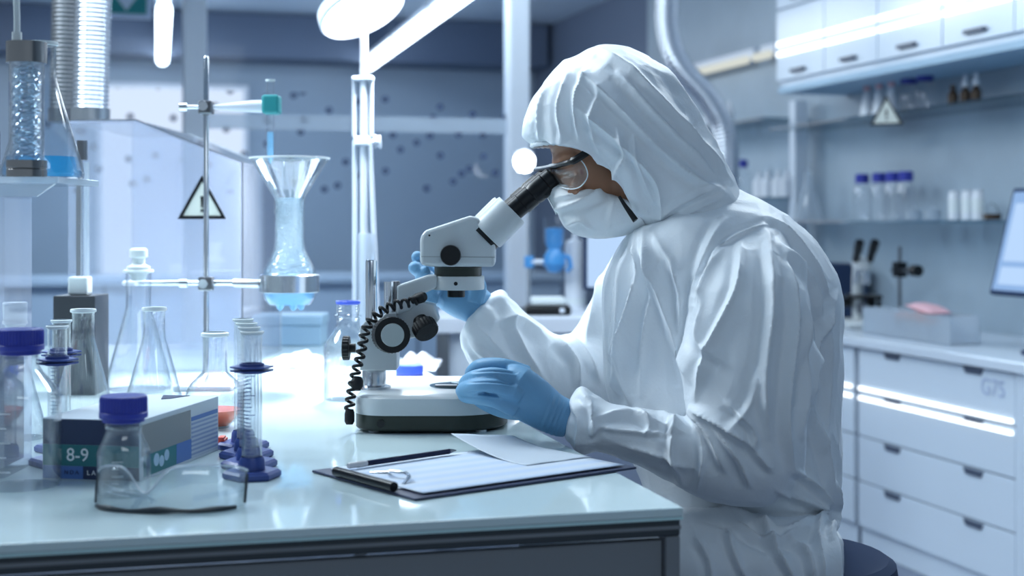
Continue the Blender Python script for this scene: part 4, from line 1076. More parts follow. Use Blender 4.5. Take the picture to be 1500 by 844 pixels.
# focus block
fb = MB().prism([M(527, 543, 2.19), M(581, 543, 2.19), M(581, 458, 2.19), M(566, 458, 2.19), M(552, 470, 2.19), M(535, 470, 2.19), M(527, 480, 2.19)], (0, .06, 0)).build('focus_block', 'scope_white', ms, smooth=False, bevel=.002)
MB().prism([M(579, 500, 2.195), M(618, 493, 2.195), M(643, 470, 2.195), M(636, 447, 2.195), M(600, 438, 2.195), M(579, 440, 2.195)], (0, .05, 0)).build('tilt_block', 'scope_white', ms, smooth=False, bevel=.003)
MB().turn(M(579, 500, 2.215), M(579, 412, 2.215), [(.008, 0), (.008, .97), (.007, 1)], 20).build('slide_rod', 'steel_dark', ms)
MB().turn((M(572, 460).x-.001, -.02, M(572, 462).z), (M(572, 460).x-.001, -.02, M(572, 412).z), [(.0075, 0), (.0075, 1)], 20).build('slide_rod', 'chrome', ms)
# arm to the ring holder
MB().prism([M(581, 462, 2.19), M(600, 455, 2.19), M(618, 432, 2.19), M(640, 421, 2.19), M(640, 403, 2.19), M(625, 404, 2.19), M(581, 419, 2.19)], (0, .05, 0)).build('arm', 'scope_white', ms, smooth=False, bevel=.003)
xh = M(671, 415).x; zb_, zm_, zt_ = M(671, 424).z, M(671, 404).z, M(671, 391).z
hr = .041
ho = MB().lathe([(.03, zb_), (hr-.001, zb_), (hr, zb_+.002), (hr, zm_-.002), (hr-.001, zm_), (.03, zm_)], 48, (xh, 0, 0)).build('ring_holder', 'scope_white', ms)
MB().cyl((xh-.002, -hr-.0008, (zb_+zm_)/2), (xh-.002, -hr+.003, (zb_+zm_)/2), .003).build('set_screw', 'black', ho)
MB().lathe([(.02, zm_), (hr-.004, zm_+.0005), (hr-.004, zt_), (.02, zt_)], 48, (xh, 0, 0)).build('dark_ring', 'scope_dark', ms)
MB().lathe([(.001, zb_-.012), (.0132, zb_-.012), (.0138, zb_-.010), (.0138, zb_+.004), (.001, zb_+.004)], 28, (xh-.003, 0, 0)).build('objective', 'black', ms)
# head
dh0, dh1 = 2.165, 2.275
hd = [(615, 388), (615, 352), (617, 343), (624, 337), (688, 316), (700, 318), (726, 357), (725, 391), (632, 391)]
hb = MB().prism([M(px, py, dh0) for px, py in hd], (0, .110, 0)).build('head_body', 'scope_white', ms, smooth=True, bevel=.006, seg=3)
m = MB()
MB().tube([M(617, 376, dh0-.0002), M(725, 377, dh0-.0002)], .0004, 5).build('seam', 'carton_grey', hb)
for px in (660,):
    MB().turn(M(px, 374, dh0+.004), M(px, 374, dh0-.016), [(.0158, 0), (.0158, .8), (.0148, 1)], 32).build('zoom_knob', 'black', ms)
    MB().turn(M(px, 374, dh1), M(px, 374, dh1+.016), [(.0158, 0), (.0158, .8), (.0148, 1)], 32).build('zoom_knob', 'black', ms)
MB().cyl(M(629, 345, dh0-.0005), M(629, 345, dh0+.003), .0016, n=10).build('screw', 'black', hb)
# two eyepiece tubes
for d, dx, dy in ((2.185, 0, 0), (2.249, -7, 0)):
    a_, b_ = M(713+dx, 344+dy, d), M(750+dx, 307+dy, d)
    MB().turn(a_, b_, [(.027, 0), (.0285, .03), (.0285, .93), (.0272, 1)], 40).build('eyepiece_tube', 'scope_white', ms)
    MB().turn(a_.lerp(b_, -.12), a_.lerp(b_, -.001), [(.026, 0), (.026, 1)], 36).build('shadow_gap_ring', 'black', ms)
    e0, e1 = M(751+dx, 310+dy, d), M(811+dx, 259+dy, d)
    ep = MB().turn(e0, e1, [(.0165, 0), (.0165, .22), (.0178, .23), (.0178, .46), (.0168, .47), (.0185, .55), (.0185, .80), (.0172, .82), (.0172, .97), (.0150, 1)], 40).build('eyepiece', 'black', ms)
    MB().turn(e0.lerp(e1, .975), e0.lerp(e1, 1.01), [(.0152, 0), (.0158, .5), (.013, 1)], 36).build('eye_lens_rim', 'black_matte', ep)
# knobs
kc = M(574, 491, 2.15)
kn = MB().turn(M(570, 490, 2.192), M(575, 491, 2.125), [(.0225, 0, 1), (.028, .05, 1), (.028, .85, 1), (.0265, 1)], 72, knurl=.0012).build('focus_knob', 'black_matte', ms, ang=25)
MB().turn(M(575, 491, 2.1252), M(575.2, 491, 2.1215), [(.0175, 0), (.0175, .6), (.0165, 1)], 36).build('knob_face', 'grey_face', kn)
kk = MB().turn(M(521, 510, 2.21), M(502, 510, 2.21), [(.007, 0), (.007, .45), (.018, .46, 1), (.019, .55, 1), (.019, .95, 1), (.017, 1)], 40, knurl=.001).build('lock_knob', 'black_matte', ms, ang=25)
ku = M(615, 468, 2.195); kd = Vector((.42, -.62, -.62)).normalized()
MB().turn(ku, ku+kd*.030, [(.011, 0), (.011, .35), (.0185, .4, 1), (.0195, .5, 1), (.0195, .92, 1), (.018, 1)], 48, knurl=.001).build('tilt_knob', 'black_matte', ms, ang=25)
MB().turn(M(552, 577, 2.14), M(534, 572, 2.13), [(.008, 0), (.008, .6), (.010, .65), (.010, 1)], 18).build('plug', 'black_matte', ms) if False else None
# coiled cable
guide = smooth_path([M(618, 436, 2.165), M(600, 443, 2.155), M(580, 447, 2.145), M(560, 455, 2.14), M(545, 468, 2.14), M(535, 485, 2.14), M(528, 520, 2.14), M(520, 550, 2.135), M(514, 580, 2.13), M(511, 606, 2.125)], 30)
Lg = 0; P = []
tw = 0
for k in range(len(guide)-1):
    t_ = (guide[k+1]-guide[k]); Lg = t_.length; t_.normalize()
    a_ = t_.cross(Vector((0, 1, 0))).normalized(); b_ = t_.cross(a_)
    ns = max(3, int(Lg/.0006))
    for q in range(ns):
        tw += 2*math.pi*(Lg/ns)/.0122
        P.append(guide[k].lerp(guide[k+1], q/ns)+(a_*math.cos(tw)+b_*math.sin(tw))*.0060)
MB().tube(P, .0025, 7).build('coiled_cable', 'black_matte', ms, ang=0)
MB().turn(M(604, 440, 2.17), M(623, 434, 2.16), [(.006, 0), (.0085, .4), (.0085, .8), (.006, 1)], 18).build('cable_plug', 'black_matte', ms)
MB().turn(M(512, 600, 2.125), M(512, 622, 2.12), [(.006, 0), (.0075, .3), (.0075, .8), (.005, 1)], 16).build('cable_plug', 'black_matte', ms)
MB().turn(M(524, 552, 2.135), M(522, 572, 2.13), [(.006, 0), (.0095, .3), (.0095, .7), (.006, 1)], 16).build('cable_knot', 'black_matte', ms)
# slide in the fingers
t = thing('glass_slide', 'glass slide held in the near gloved hand over the stage', 'slide', M(676, 562, 2.12)+O)
MB().box((0, 0, 0), (.030, .012, .0012), Matrix.Rotation(.15, 3, 'Y')).build('slide_glass', 'frosted', t, smooth=False)
MB().box((-.004, 0, .0009), (.012, .010, .0005), Matrix.Rotation(.15, 3, 'Y')).build('cover_slip', 'clear_glass', t, smooth=False)

# ================================================================== the person
DP = 2.20
OP = Vector((c(1120, 800, DP).x, DP, 0))
person = thing('person', 'person in white hooded coverall, mask and blue gloves bending over the microscope', 'person', OP)
def interp(keys, sub=5):
    K_ = np.array(keys, float); out = []
    P = np.vstack([2*K_[0]-K_[1], K_, 2*K_[-1]-K_[-2]])
    for i in range(1, len(P)-2):
        for k in range(sub):
            t = k/sub; a, b, c_, d = P[i-1], P[i], P[i+1], P[i+2]
            out.append(.5*(2*b+(c_-a)*t+(2*a-5*b+4*c_-d)*t*t+(3*b-a-3*c_+d)*t**3))
    out.append(P[-2]); return out
def ring(k, n=56, ruff=None, sq=.9):
    """k = (Tx, Ty, Bx, By, half width, depth, bow)"""
    T, B = c(k[0], k[1], k[5]), c(k[2], k[3], k[5]); ctr = (T+B)/2; a = (T-B)/2
    per = Vector((-a.z, 0, a.x)).normalized()
    out = []
    for i in range(n):
        f = 2*math.pi*i/n; cs, sn = math.cos(f), math.sin(f)
        cs = math.copysign(abs(cs)**sq, cs); sn = math.copysign(abs(sn)**sq, sn)
        m = 1 + (ruff[1]*math.sin(ruff[0]*f) if ruff else 0)
        out.append(ctr + a*cs*m + Vector((0, k[4]*sn*m, 0)) + per*(k[6]*sn*sn))
    return out
def fuse(mb, voxel, it=4, fac=.5):
    me = mb.mesh('fused'); o = bpy.data.objects.new('fused', me); col.objects.link(o)
    r = o.modifiers.new('r', 'REMESH'); r.mode = 'VOXEL'; r.voxel_size = voxel
    if it:
        s = o.modifiers.new('s', 'SMOOTH'); s.iterations = it; s.factor = fac
    dg = bpy.context.evaluated_depsgraph_get()
    out = bpy.data.meshes.new_from_object(o.evaluated_get(dg)); bpy.data.objects.remove(o)
    out.materials.clear(); return out
def coords(me):
    a = np.empty(len(me.vertices)*3); me.vertices.foreach_get('co', a); return a.reshape(-1, 3)
def normals(me):
    a = np.empty(len(me.vertices)*3); me.vertex_normals.foreach_get('vector', a); return a.reshape(-1, 3)
def put(me, a): me.vertices.foreach_set('co', a.ravel()); me.update()
def fold(co, no, lines, side=-1):
    """raise or sink cloth along polylines: (points px, width px, height m, depth range)"""
    px = 750+co[:, 0]/co[:, 1]*F; py = HZ-(co[:, 2]-H)/co[:, 1]*F
    face = np.clip((-no[:, 1]*1.0+.35)/.6, 0, 1)
    tot = np.zeros(len(co))
    for pts, w, amp, *rng in lines:
        P = np.array([(p.x, p.y) for p in smooth_path([(x, y, 0) for x, y in pts], 6)]); 
        best = np.full(len(co), 1e9); sgn = np.zeros(len(co)); par = np.zeros(len(co)); m = len(P)-1
        lo, hi = P.min(0)-4*w, P.max(0)+4*w
        sel = np.where((px > lo[0]) & (px < hi[0]) & (py > lo[1]) & (py < hi[1]))[0]
        if rng: sel = sel[(co[sel, 1] > rng[0]) & (co[sel, 1] < rng[1])]
        if not len(sel): continue
        X, Y = px[sel], py[sel]; bb = np.full(len(sel), 1e9); ss = np.zeros(len(sel)); pp = np.zeros(len(sel))
        for i in range(m):
            d = P[i+1]-P[i]; l2 = d@d+1e-9
            t = np.clip(((X-P[i, 0])*d[0]+(Y-P[i, 1])*d[1])/l2, 0, 1)
            ex, ey = X-P[i, 0]-t*d[0], Y-P[i, 1]-t*d[1]; q = np.hypot(ex, ey)
            u = q < bb; bb[u] = q[u]; ss[u] = np.sign(d[0]*ey-d[1]*ex)[u]; pp[u] = ((i+t)/m)[u]
        x = bb*ss/w
        prof = np.exp(-np.abs(x)*1.5) - .45*np.exp(-((x-1.6)/.9)**2)
        end = np.clip(np.minimum(pp, 1-pp)*5, 0, 1); end = .25+.75*end
        cut = np.where((pp <= 0) | (pp >= 1), np.exp(-(bb/w)**2), 1)
        tot[sel] += amp*prof*end*cut
    return tot*face
def ridged(co, sc_, st=(1, 1, 1), seed=0):
    return np.array([1-2*abs(noise.noise(Vector((x*sc_*st[0]+seed, y*sc_*st[1], z*sc_*st[2])))) for x, y, z in co])

def crumple_h(co, sc_, amp, st, seed):
    """facets with crisp creases, like crumpled paper cloth"""
    out = np.empty(len(co))
    for i, (x, y, z) in enumerate(co):
        if z < .55: out[i] = 0; continue
        v = Vector((x*sc_*st[0]+seed, y*sc_*st[1]+seed, z*sc_*st[2]))
        v += .35*noise.noise_vector(v*1.3)
        dd = noise.voronoi(v)[0]
        out[i] = dd[0]**2-.2
    return out*amp
# ---- coverall: trunk, both sleeves, trouser legs in one continuous cloth
body = MB()
trunk = [(1218, 868, 1010, 868, .17, DP, 0), (1226, 820, 985, 830, .185, DP, 0), (1216, 742, 960, 765, .165, DP, 0), (1227, 690, 935, 700, .172, DP, 0), (1228, 600, 905, 620, .18, DP, 0),
         (1227, 500, 890, 520, .19, DP, 0), (1222, 420, 888, 440, .195, DP, 0), (1188, 355, 900, 375, .185, DP, 0), (1130, 303, 922, 340, .155, DP, 0), (1080, 276, 945, 330, .11, DP, 0)]
body.loft([ring(k) for k in interp(trunk)])
near = [(1105, 315, 1040, 345, .03, 2.10, 0), (1150, 352, 1022, 385, .062, 2.05, 0), (1178, 420, 1008, 450, .075, 2.015, 0), (1186, 500, 1000, 520, .078, 1.995, 0), (1184, 580, 1003, 572, .077, 1.985, 0), (1178, 650, 1008, 600, .074, 1.98, 0),
        (1158, 712, 1008, 612, .070, 1.98, 0), (1110, 742, 995, 613, .066, 1.985, 0), (1050, 735, 975, 608, .062, 1.99, 0), (985, 706, 940, 600, .056, 2.0, 0), (915, 674, 895, 592, .048, 2.01, 0), (872, 662, 872, 580, .044, 2.02, 0)]
rr = [ring(k) for k in interp(near)]
cuff = [(862, 662, 865, 578, .045, 2.022, 0), (850, 664, 856, 570, .047, 2.025, 0), (838, 655, 846, 572, .043, 2.028, 0), (826, 642, 836, 585, .034, 2.03, 0)]
rr += [ring(k, ruff=(11, .07 if i < 2 else .04)) for i, k in enumerate(interp(cuff, 3))]
body.loft(rr)
far = [(1010, 345, 925, 345, .04, 2.34, 0), (1010, 400, 890, 395, .07, 2.37, 0), (1000, 470, 858, 450, .07, 2.385, 0), (985, 560, 840, 487, .068, 2.39, 0), (920, 612, 828, 492, .066, 2.38, 0), (840, 612, 806, 488, .062, 2.37, 0), (765, 588, 768, 462, .058, 2.355, 0), (715, 560, 742, 438, .054, 2.34, 0)]
rr = [ring(k) for k in interp(far)]
cuff = [(700, 545, 738, 432, .052, 2.335, 0), (684, 520, 732, 430, .05, 2.33, 0), (676, 494, 722, 434, .046, 2.328, 0), (684, 476, 712, 440, .036, 2.325, 0)]
rr += [ring(k, ruff=(9, .06)) for k in interp(cuff, 3)]
body.loft(rr)
for dc in (2.06, 2.33):
    th = [(1215, 762, 1215, 862, .09, dc, 0), (1150, 752, 1150, 864, .104, dc, 0), (1060, 748, 1060, 864, .104, dc, 0), (960, 752, 960, 866, .085, dc, 0), (860, 762, 860, 872, .075, dc, 0)]
    body.loft([ring(k) for k in interp(th)])
    pts = [c(900, 818, dc), c(840, 822, dc), c(805, 860, dc), c(800, 960, dc)]
    pts = pts + [Vector((pts[-1].x+.01, dc, .35)), Vector((pts[-1].x+.02, dc, .09))]
    body.tube(smooth_path(pts, 6), [.07+.005*math.sin(i) for i in range(31)][:len(smooth_path(pts, 6))], 24)
me = fuse(body, .0029, 7)
co = coords(me); no = normals(me)
NB = (1.8, 2.14); 
folds = [
 # sleeve: creases at the elbow, long drapes on the upper arm
 ([(1012, 600), (1040, 640), (1062, 690)], 9, .010), ([(1012, 596), (1060, 625), (1102, 652)], 9, .010), ([(1014, 604), (1030, 660), (1022, 715)], 9, .008),
 ([(1040, 620), (1080, 668), (1098, 712)], 8, .009), ([(1065, 590), (1100, 625), (1108, 655)], 7, .008), ([(1090, 640), (1130, 690)], 8, .007), ([(990, 612), (985, 660), (1000, 705)], 9, .007),
 ([(1088, 360), (1080, 430), (1040, 510), (1018, 585)], 9, .008), ([(1126, 345), (1128, 450), (1118, 560), (1125, 640)], 10, .009), ([(1150, 372), (1160, 470), (1150, 600), (1160, 690)], 9, .008),
 ([(1108, 540), (1100, 590), (1070, 630)], 9, .006), ([(1170, 430), (1178, 540), (1172, 640)], 8, .006),
 ([(1032, 440), (1025, 500), (1060, 530)], 9, .006), ([(1060, 372), (1036, 410), (1026, 450)], 7, .007), ([(1122, 332), (1070, 352), (1035, 400)], 6, .006),
 ([(870, 612), (920, 606), (965, 622), (1005, 622)], 7, .006), ([(885, 628), (950, 634), (1010, 632)], 5, .004), ([(900, 650), (970, 668), (1020, 690)], 10, .005), ([(930, 600), (950, 620), (945, 640)], 7, .005), ([(965, 604), (985, 622), (980, 640)], 7, .006),
 # cuff
 ([(838, 590), (850, 620), (845, 655)], 6, .006), ([(852, 578), (866, 600), (868, 640)], 6, .006), ([(860, 640), (880, 625), (900, 630)], 6, .004),
 # chest: zip flap and folds falling from the collar
 ([(932, 338), (940, 400), (925, 480), (902, 575)], 10, .012), ([(945, 335), (958, 400), (950, 480), (940, 580)], 8, .008), ([(918, 365), (905, 450), (895, 560)], 7, .008), ([(940, 345), (975, 450), (1012, 560)], 12, .010),
 ([(960, 345), (990, 400), (1000, 470)], 10, .006), ([(985, 380), (1000, 440), (995, 500)], 9, .006), ([(925, 470), (918, 540), (925, 590)], 6, .006), ([(1060, 320), (1030, 380), (1010, 450)], 10, .006),
 # back
 ([(1128, 320), (1175, 370), (1215, 440)], 8, .007), ([(1140, 350), (1190, 420), (1200, 480)], 8, .007), ([(1222, 430), (1190, 520), (1180, 600)], 8, .008), ([(1205, 450), (1212, 560), (1198, 660)], 9, .007), ([(1190, 600), (1205, 670), (1216, 735)], 8, .008),
 # waist and lap
 ([(1165, 690), (1195, 715), (1216, 742)], 7, .010), ([(1140, 720), (1185, 735), (1216, 748)], 7, .008), ([(1005, 752), (1090, 765), (1150, 785), (1215, 752)], 7, .009), ([(1060, 760), (1130, 795), (1200, 772)], 8, .010), ([(1110, 765), (1140, 810), (1165, 850)], 9, .010), ([(1065, 775), (1075, 810), (1095, 850)], 8, .008),
 ([(1150, 790), (1180, 810), (1190, 850)], 8, .009), ([(1020, 790), (1040, 820), (1045, 855)], 8, .006), ([(1205, 755), (1196, 790), (1205, 850)], 7, .009), ([(1216, 700), (1222, 740), (1216, 790)], 6, .008)]
folds += [([(1000, 750), (1080, 752), (1160, 756), (1222, 748)], 7, -.005), ([(925, 332), (918, 400), (908, 480), (892, 580)], 6, .007)]
folds = [(a, w*.85, h, *NB) for a, w, h in folds]
ffar = [([(735, 440), (760, 500), (800, 560)], 9, .008), ([(700, 480), (740, 520), (800, 590)], 9, .008), ([(720, 470), (760, 470), (800, 500)], 8, .006), ([(815, 500), (845, 530), (850, 570)], 7, .010), ([(830, 492), (860, 520), (880, 560)], 7, .008), ([(885, 400), (875, 450), (860, 500)], 10, .007), ([(690, 500), (720, 530), (740, 575)], 8, .007)]
folds += [(a, w, h, 2.2, 2.6) for a, w, h in ffar]
d = fold(co, no, folds)
d = d*1.6 + crumple_h(co, 8.0, .012, (1, 1, .55), 4) + crumple_h(co, 19, .0055, (1, 1, .65), 9)
co = co + no*d[:, None]
put(me, co - np.array(OP))
link('coverall', me, 'suit', person, True, ang=0)

# ---- hood: open at the face, gathered rim
hk = [(780, 214, 930, 326, .070, DP, -.042), (764, 196, 936, 330, .098, DP, -.034), (772, 158, 940, 334, .112, DP, -.028), (796, 122, 944, 337, .124, DP, -.018), (836, 90, 950, 340, .132, DP, -.008), (884, 66, 957, 343, .136, DP, 0), (940, 80, 966, 346, .136, DP, 0), (988, 126, 974, 350, .132, DP, 0),
      (1022, 182, 980, 355, .128, DP, 0), (1052, 235, 984, 364, .126, DP, 0), (1080, 282, 986, 376, .128, DP, 0)]
hb_ = MB(); rings = []
ks = interp(hk, 10)
for i, k in enumerate(ks):
    rings.append(ring(k, 120, ruff=(46, .018*max(0, 1-i/9)), sq=.92))
hb_.loft(rings, cap=False)
me = hb_.mesh('hood'); co = coords(me); no = normals(me)
bm = bmesh.new(); bm.from_mesh(me); bmesh.ops.subdivide_edges(bm, edges=bm.edges, cuts=1, use_grid_fill=True); bm.normal_update(); bm.to_mesh(me); bm.free()
co = coords(me); no = normals(me)
ctr = np.array(c(930, 210, DP)); 
if np.mean(np.sum(no*(co-ctr), 1)) < 0: no = -no
hf = [([(878, 72), (930, 110), (1000, 185), (1070, 268)], 7, .008), ([(905, 105), (970, 180), (1050, 262)], 8, .009), ([(845, 105), (900, 150), (985, 235), (1062, 285)], 8, .008), ([(850, 160), (900, 200), (960, 262), (972, 318)], 8, .009),
      ([(960, 90), (1010, 160), (1055, 245)], 7, .007), ([(862, 105), (846, 150), (850, 205)], 6, .007), ([(835, 110), (822, 160), (826, 205)], 5, .006), ([(805, 125), (792, 165), (790, 205)], 5, .006), ([(880, 130), (868, 180), (880, 225)], 6, .006), ([(905, 190), (915, 225), (900, 262)], 6, .007), ([(928, 195), (935, 240), (960, 300)], 6, .006),
      ([(1060, 290), (1010, 312), (975, 330)], 6, .006), ([(1050, 275), (1000, 298), (955, 318)], 6, .005), ([(890, 240), (925, 280), (945, 320)], 7, .006), ([(790, 200), (830, 206), (870, 226), (905, 275)], 5, .006)]
d = fold(co, no, hf)*1.5 + crumple_h(co, 10, .009, (1, 1, 1), 2) + crumple_h(co, 24, .003, (1, 1, 1), 7)
co = co+no*d[:, None]
put(me, co-np.array(OP))
bm = bmesh.new(); bm.from_mesh(me); bmesh.ops.recalc_face_normals(bm, faces=bm.faces); bm.to_mesh(me); bm.free()
ho_ = link('hood', me, 'suit', person, True, ang=0)
s = ho_.modifiers.new('thickness', 'SOLIDIFY'); s.thickness = .0012; s.offset = -1
rim = [p-OP for p in ring(ks[0], 120, ruff=(46, .018), sq=.92)]
MB().tube(rim+[rim[0]], .0036, 8).build('elastic_rim', 'suit', ho_, ang=0)

# ---- head and neck
def ball(mb, p, r, n=20, st=(1, 1, 1), Q=None):
    rings = []
    for i in range(1, n):
        f = math.pi*i/n
        ring_ = []
        for j in range(n*2):
            a = math.pi*j/n; v = Vector((math.sin(f)*math.cos(a)*st[0], math.sin(f)*math.sin(a)*st[1], math.cos(f)*st[2]))*r
            ring_.append(p+(Q @ v if Q else v))
        rings.append(ring_)
    mb.loft(rings)
hd_ = MB()
Qh = Matrix.Rotation(math.radians(-38), 3, 'Y')
ball(hd_, c(893, 180, DP), .1, st=(1.02, .74, .92), Q=Qh)
ball(hd_, c(866, 250, DP), .060, st=(.95, .98, 1.12), Q=Qh)
ball(hd_, c(868, 295, DP), .042, st=(1.0, 1.05, 1.0))
hd_.tube([c(905, 250, DP), c(950, 300, DP), c(1000, 370, DP)], [.055, .054, .06], 20)
hd_.tube([c(816, 243, DP), c(808, 266, DP), c(816, 282, DP)], [.008, .011, .012], 12)      # nose
for s_ in (-1, 1):
    hd_.tube([c(816, 240, DP+s_*.012), c(824, 233, DP+s_*.035), c(842, 228, DP+s_*.052)], [.006, .007, .006], 10)   # brow
    hd_.tube([c(838, 268, DP+s_*.048), c(852, 276, DP+s_*.05)], .017, 10)      # cheek
    ball(hd_, c(915, 225, DP+s_*.072), .026, 10, (.8, .3, 1.2))               # ear
hd_.tube([c(834, 308, DP-.02), c(830, 309, DP), c(834, 308, DP+.02)], .007, 8)   # lips
me = fuse(hd_, .004, 5); put(me, coords(me)-np.array(OP))
hm = link('body', me, 'skin', person, True, ang=0)
for s_ in (-1, 1):
    m = MB(); ball(m, c(834, 251, DP+s_*.032), .0105, 12); e_ = m.build('eye', 'print_white', hm, OP)
    m = MB(); ball(m, c(828.5, 255, DP+s_*.032), .0062, 10); m.build('iris', 'black', e_, OP)

# ---- face mask
mk = [(801, 284, 816, 314, .014, DP, 0), (805, 271, 830, 336, .038, DP, 0), (824, 268, 852, 347, .056, DP, 0), (856, 272, 882, 350, .068, DP, 0), (888, 280, 912, 346, .077, DP, 0), (912, 290, 945, 338, .083, DP, 0)]
m = MB(); m.loft([ring(k, 60) for k in interp(mk, 8)], cap=False); m.add(ring(mk[0], 60), [tuple(range(60))])
me = m.mesh('mask'); bm = bmesh.new(); bm.from_mesh(me); bmesh.ops.subdivide_edges(bm, edges=bm.edges, cuts=1, use_grid_fill=True); bm.normal_update(); bm.to_mesh(me); bm.free()
co = coords(me); no = normals(me)
if np.mean(no[:, 1]*(co[:, 1]-DP)) < 0: no = -no
d = fold(co, no, [([(812, 306), (850, 296), (888, 278)], 6, .012), ([(812, 290), (840, 286), (870, 280)], 4, .006), ([(828, 330), (850, 322), (870, 335)], 5, .009), ([(900, 290), (895, 315), (890, 340)], 5, .003)])
co = co+no*d[:, None]; put(me, co-np.array(OP))
fm = link('face_mask', me, 'mask', person, True, ang=0)
s = fm.modifiers.new('thickness', 'SOLIDIFY'); s.thickness = .0015
tag(MB().tube([c(907, 288, 2.106)-OP, c(916, 302, 2.100)-OP, c(924, 313, 2.096)-OP, c(931, 323, 2.092)-OP], [.0025, .0035, .0045, .005], 8, sq=.6).build('strap', 'black', fm), 'black strap')

# ---- safety glasses
sg = MB().tube([p-OP for p in smooth_path([c(784, 248, 2.272), c(793, 247, 2.235), c(803, 245, 2.195), c(818, 242, 2.145), c(836, 237, 2.115), c(851, 229, 2.107), c(872, 214, 2.112)], 5)], [.0035]*11+[.0042]*10+[.006]*10, 8).build('safety_glasses', 'black', person)
for s_ in (-1, 1):
    q = [c(803, 246, DP+s_*.008), c(822, 242, DP+s_*.052), c(850, 231, DP+s_*.090), c(864, 254, DP+s_*.090), c(853, 274, DP+s_*.084), c(832, 278, DP+s_*.060), c(812, 268, DP+s_*.012)]
    cen = sum(q, Vector())/len(q)+Vector((-.008, s_*.008*0, -.006))
    m = MB(); mid = [a.lerp(cen, .5)+Vector((-.004, s_*.004, -.002)) for a in q]; m.add(q+mid+[cen], [(i, (i+1) % 7, 7+(i+1) % 7, 7+i) for i in range(7)]+[(7+i, 7+(i+1) % 7, 14) for i in range(7)])
    o = m.build('lens', 'goggle_lens', sg, OP); ss = o.modifiers.new('s', 'SUBSURF'); ss.levels = ss.render_levels = 2
    MB().tube([p-OP for p in smooth_path([a.lerp(cen, .08) for a in q]+[q[0].lerp(cen, .08)], 5)], .0009, 6).build('lens_edge', 'frosted', o)

# ---- gloves
def finger(mb, pts):
    P = smooth_path([c(*p[:3]) for p in pts], 5); rr_ = list(np.interp(np.linspace(0, 1, len(P)), np.linspace(0, 1, len(pts)), [p[3] for p in pts]))
    e = (P[-1]-P[-2]).normalized(); P += [P[-1]+e*rr_[-1]*.55, P[-1]+e*rr_[-1]*.85]; rr_ += [rr_[-1]*.75, rr_[-1]*.35]
    mb.tube(P, rr_, 14)
g = MB()
pal = [(826, 640, 838, 587, .030, 2.03, 0), (812, 638, 822, 578, .032, 2.028, 0), (790, 630, 800, 558, .034, 2.022, 0), (765, 618, 778, 542, .035, 2.015, 0), (742, 605, 760, 534, .034, 2.012, 0), (728, 592, 745, 534, .028, 2.015, 0)]
g.loft([ring(k, 40) for k in interp(pal)])
finger(g, [(772, 548, 2.03, .0125), (738, 536, 2.022, .0108), (706, 535, 2.035, .0100), (692, 543, 2.06, .0092), (688, 552, 2.09, .0088)])
finger(g, [(766, 562, 2.0, .0130), (730, 550, 1.985, .0110), (700, 551, 2.0, .0102), (684, 558, 2.035, .0096), (680, 564, 2.07, .0090)])
finger(g, [(760, 580, 1.985, .0130), (726, 567, 1.972, .0112), (698, 566, 1.985, .0104), (680, 570, 2.02, .0098), (676, 573, 2.06, .0090)])
finger(g, [(756, 600, 1.99, .0125), (726, 587, 1.985, .0108), (702, 583, 1.998, .0100), (686, 582, 2.03, .0094), (679, 580, 2.06, .0088)])
finger(g, [(775, 600, 2.035, .017), (740, 598, 2.06, .0155), (710, 588, 2.085, .013), (688, 572, 2.10, .0115), (680, 566, 2.10, .010)])
me = fuse(g, .0017, 4); co = coords(me); no = normals(me)
gf = [([(692, 545), (720, 543), (756, 546)], 2.2, -.004), ([(684, 560), (712, 559), (752, 562)], 2.2, -.004), ([(684, 575), (706, 576), (744, 582)], 2.2, -.004), ([(826, 585), (818, 610), (806, 640)], 2.2, .002), ([(820, 578), (812, 606), (800, 636)], 2, .0018), ([(833, 590), (824, 612), (814, 641)], 2.2, .002), ([(775, 540), (760, 560), (752, 580)], 8, .003), ([(812, 572), (805, 600), (793, 630)], 2.5, .0015)]
co = co+no*fold(co, no, gf)[:, None]; put(me, co-np.array(OP))
gl_ = link('glove', me, 'glove', person, True, ang=0); tag(gl_, 'blue glove pinching a slide at the stage')
g = MB()
pal = [(690, 474, 716, 442, .026, 2.325, 0), (678, 470, 720, 432, .033, 2.32, 0), (660, 462, 704, 418, .036, 2.315, 0), (640, 448, 680, 408, .034, 2.312, 0), (628, 436, 660, 402, .028, 2.312, 0)]
g.loft([ring(k, 36) for k in interp(pal)])
finger(g, [(650, 420, 2.325, .014), (632, 402, 2.33, .0125), (618, 386, 2.315, .0112), (611, 376, 2.285, .010)])
finger(g, [(645, 425, 2.30, .014), (628, 408, 2.305, .0125), (614, 397, 2.295, .0115), (607, 392, 2.265, .0105)])
finger(g, [(642, 435, 2.285, .0135), (626, 424, 2.285, .0125), (618, 408, 2.28, .011), (622, 398, 2.262, .010)])
finger(g, [(640, 440, 2.275, .013), (626, 434, 2.272, .0115), (630, 424, 2.265, .010), (640, 418, 2.262, .0095)])
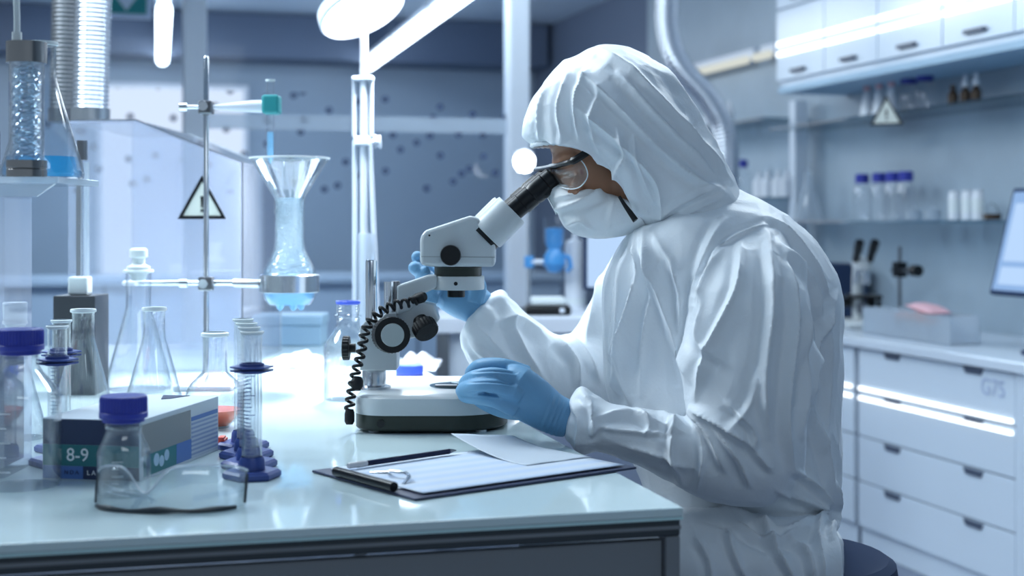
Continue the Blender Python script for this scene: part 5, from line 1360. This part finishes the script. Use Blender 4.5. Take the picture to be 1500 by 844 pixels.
finger(g, [(695, 440, 2.29, .016), (700, 420, 2.285, .0145), (690, 404, 2.29, .0125), (676, 396, 2.295, .011)])
me = fuse(g, .0021, 5); co = coords(me); no = normals(me)
co = co+no*fold(co, no, [([(640, 428), (650, 440), (648, 455)], 4, .002), ([(632, 430), (640, 440), (640, 450)], 4, .002), ([(705, 436), (700, 455), (690, 470)], 3, .002), ([(712, 440), (706, 456), (696, 472)], 3, .002)])[:, None]; put(me, co-np.array(OP))
gl_ = link('glove', me, 'glove', person, True, ang=0); tag(gl_, 'blue glove behind the microscope head')
# ---- shoes
for dc in (2.06, 2.33):
    x = c(800, 960, dc).x+.02-OP.x; y = dc-OP.y
    rgs = []
    for q, w, h in ((.07, .03, .05), (.06, .045, .08), (0, .048, .10), (-.08, .05, .07), (-.15, .045, .045), (-.185, .02, .03)):
        rgs.append([Vector((x+q, y+w*math.cos(a), max(.001, h*.5+h*.5*math.sin(a)))) for a in [i*2*math.pi/20 for i in range(20)]])
    MB().loft(rgs).build('shoe', 'suit', person)

# ---- the stool the person sits on
PS = Vector((c(1138, 800, DP).x, DP+.01, 0))
t = thing('lab_stool', 'dark padded stool under the seated person', 'stool', PS)
MB().lathe([(.001, .60), (.15, .60), (.178, .62), (.188, .655), (.182, .690), (.170, .698), (.15, .685), (.11, .655), (.001, .648)], 40).build('seat', 'blue_dark', t)
MB().cyl((0, 0, .09), (0, 0, .599), .026).build('column', 'steel', t)
MB().tube([(.17*math.cos(i*math.pi/16), .17*math.sin(i*math.pi/16), .25) for i in range(33)], .01, 8).build('foot_ring', 'steel', t)
for k in range(5):
    a_ = k*2*math.pi/5+.3; lg = MB().tube([(.02*math.cos(a_), .02*math.sin(a_), .11), (.26*math.cos(a_), .26*math.sin(a_), .058)], [.02, .014], 8).build('leg', 'steel_dark', t)
    MB().lathe([(.001, .001), (.02, .005), (.025, .025), (.02, .045), (.001, .05)], 10, (.26*math.cos(a_), .26*math.sin(a_), 0)).build('castor', 'black', lg)
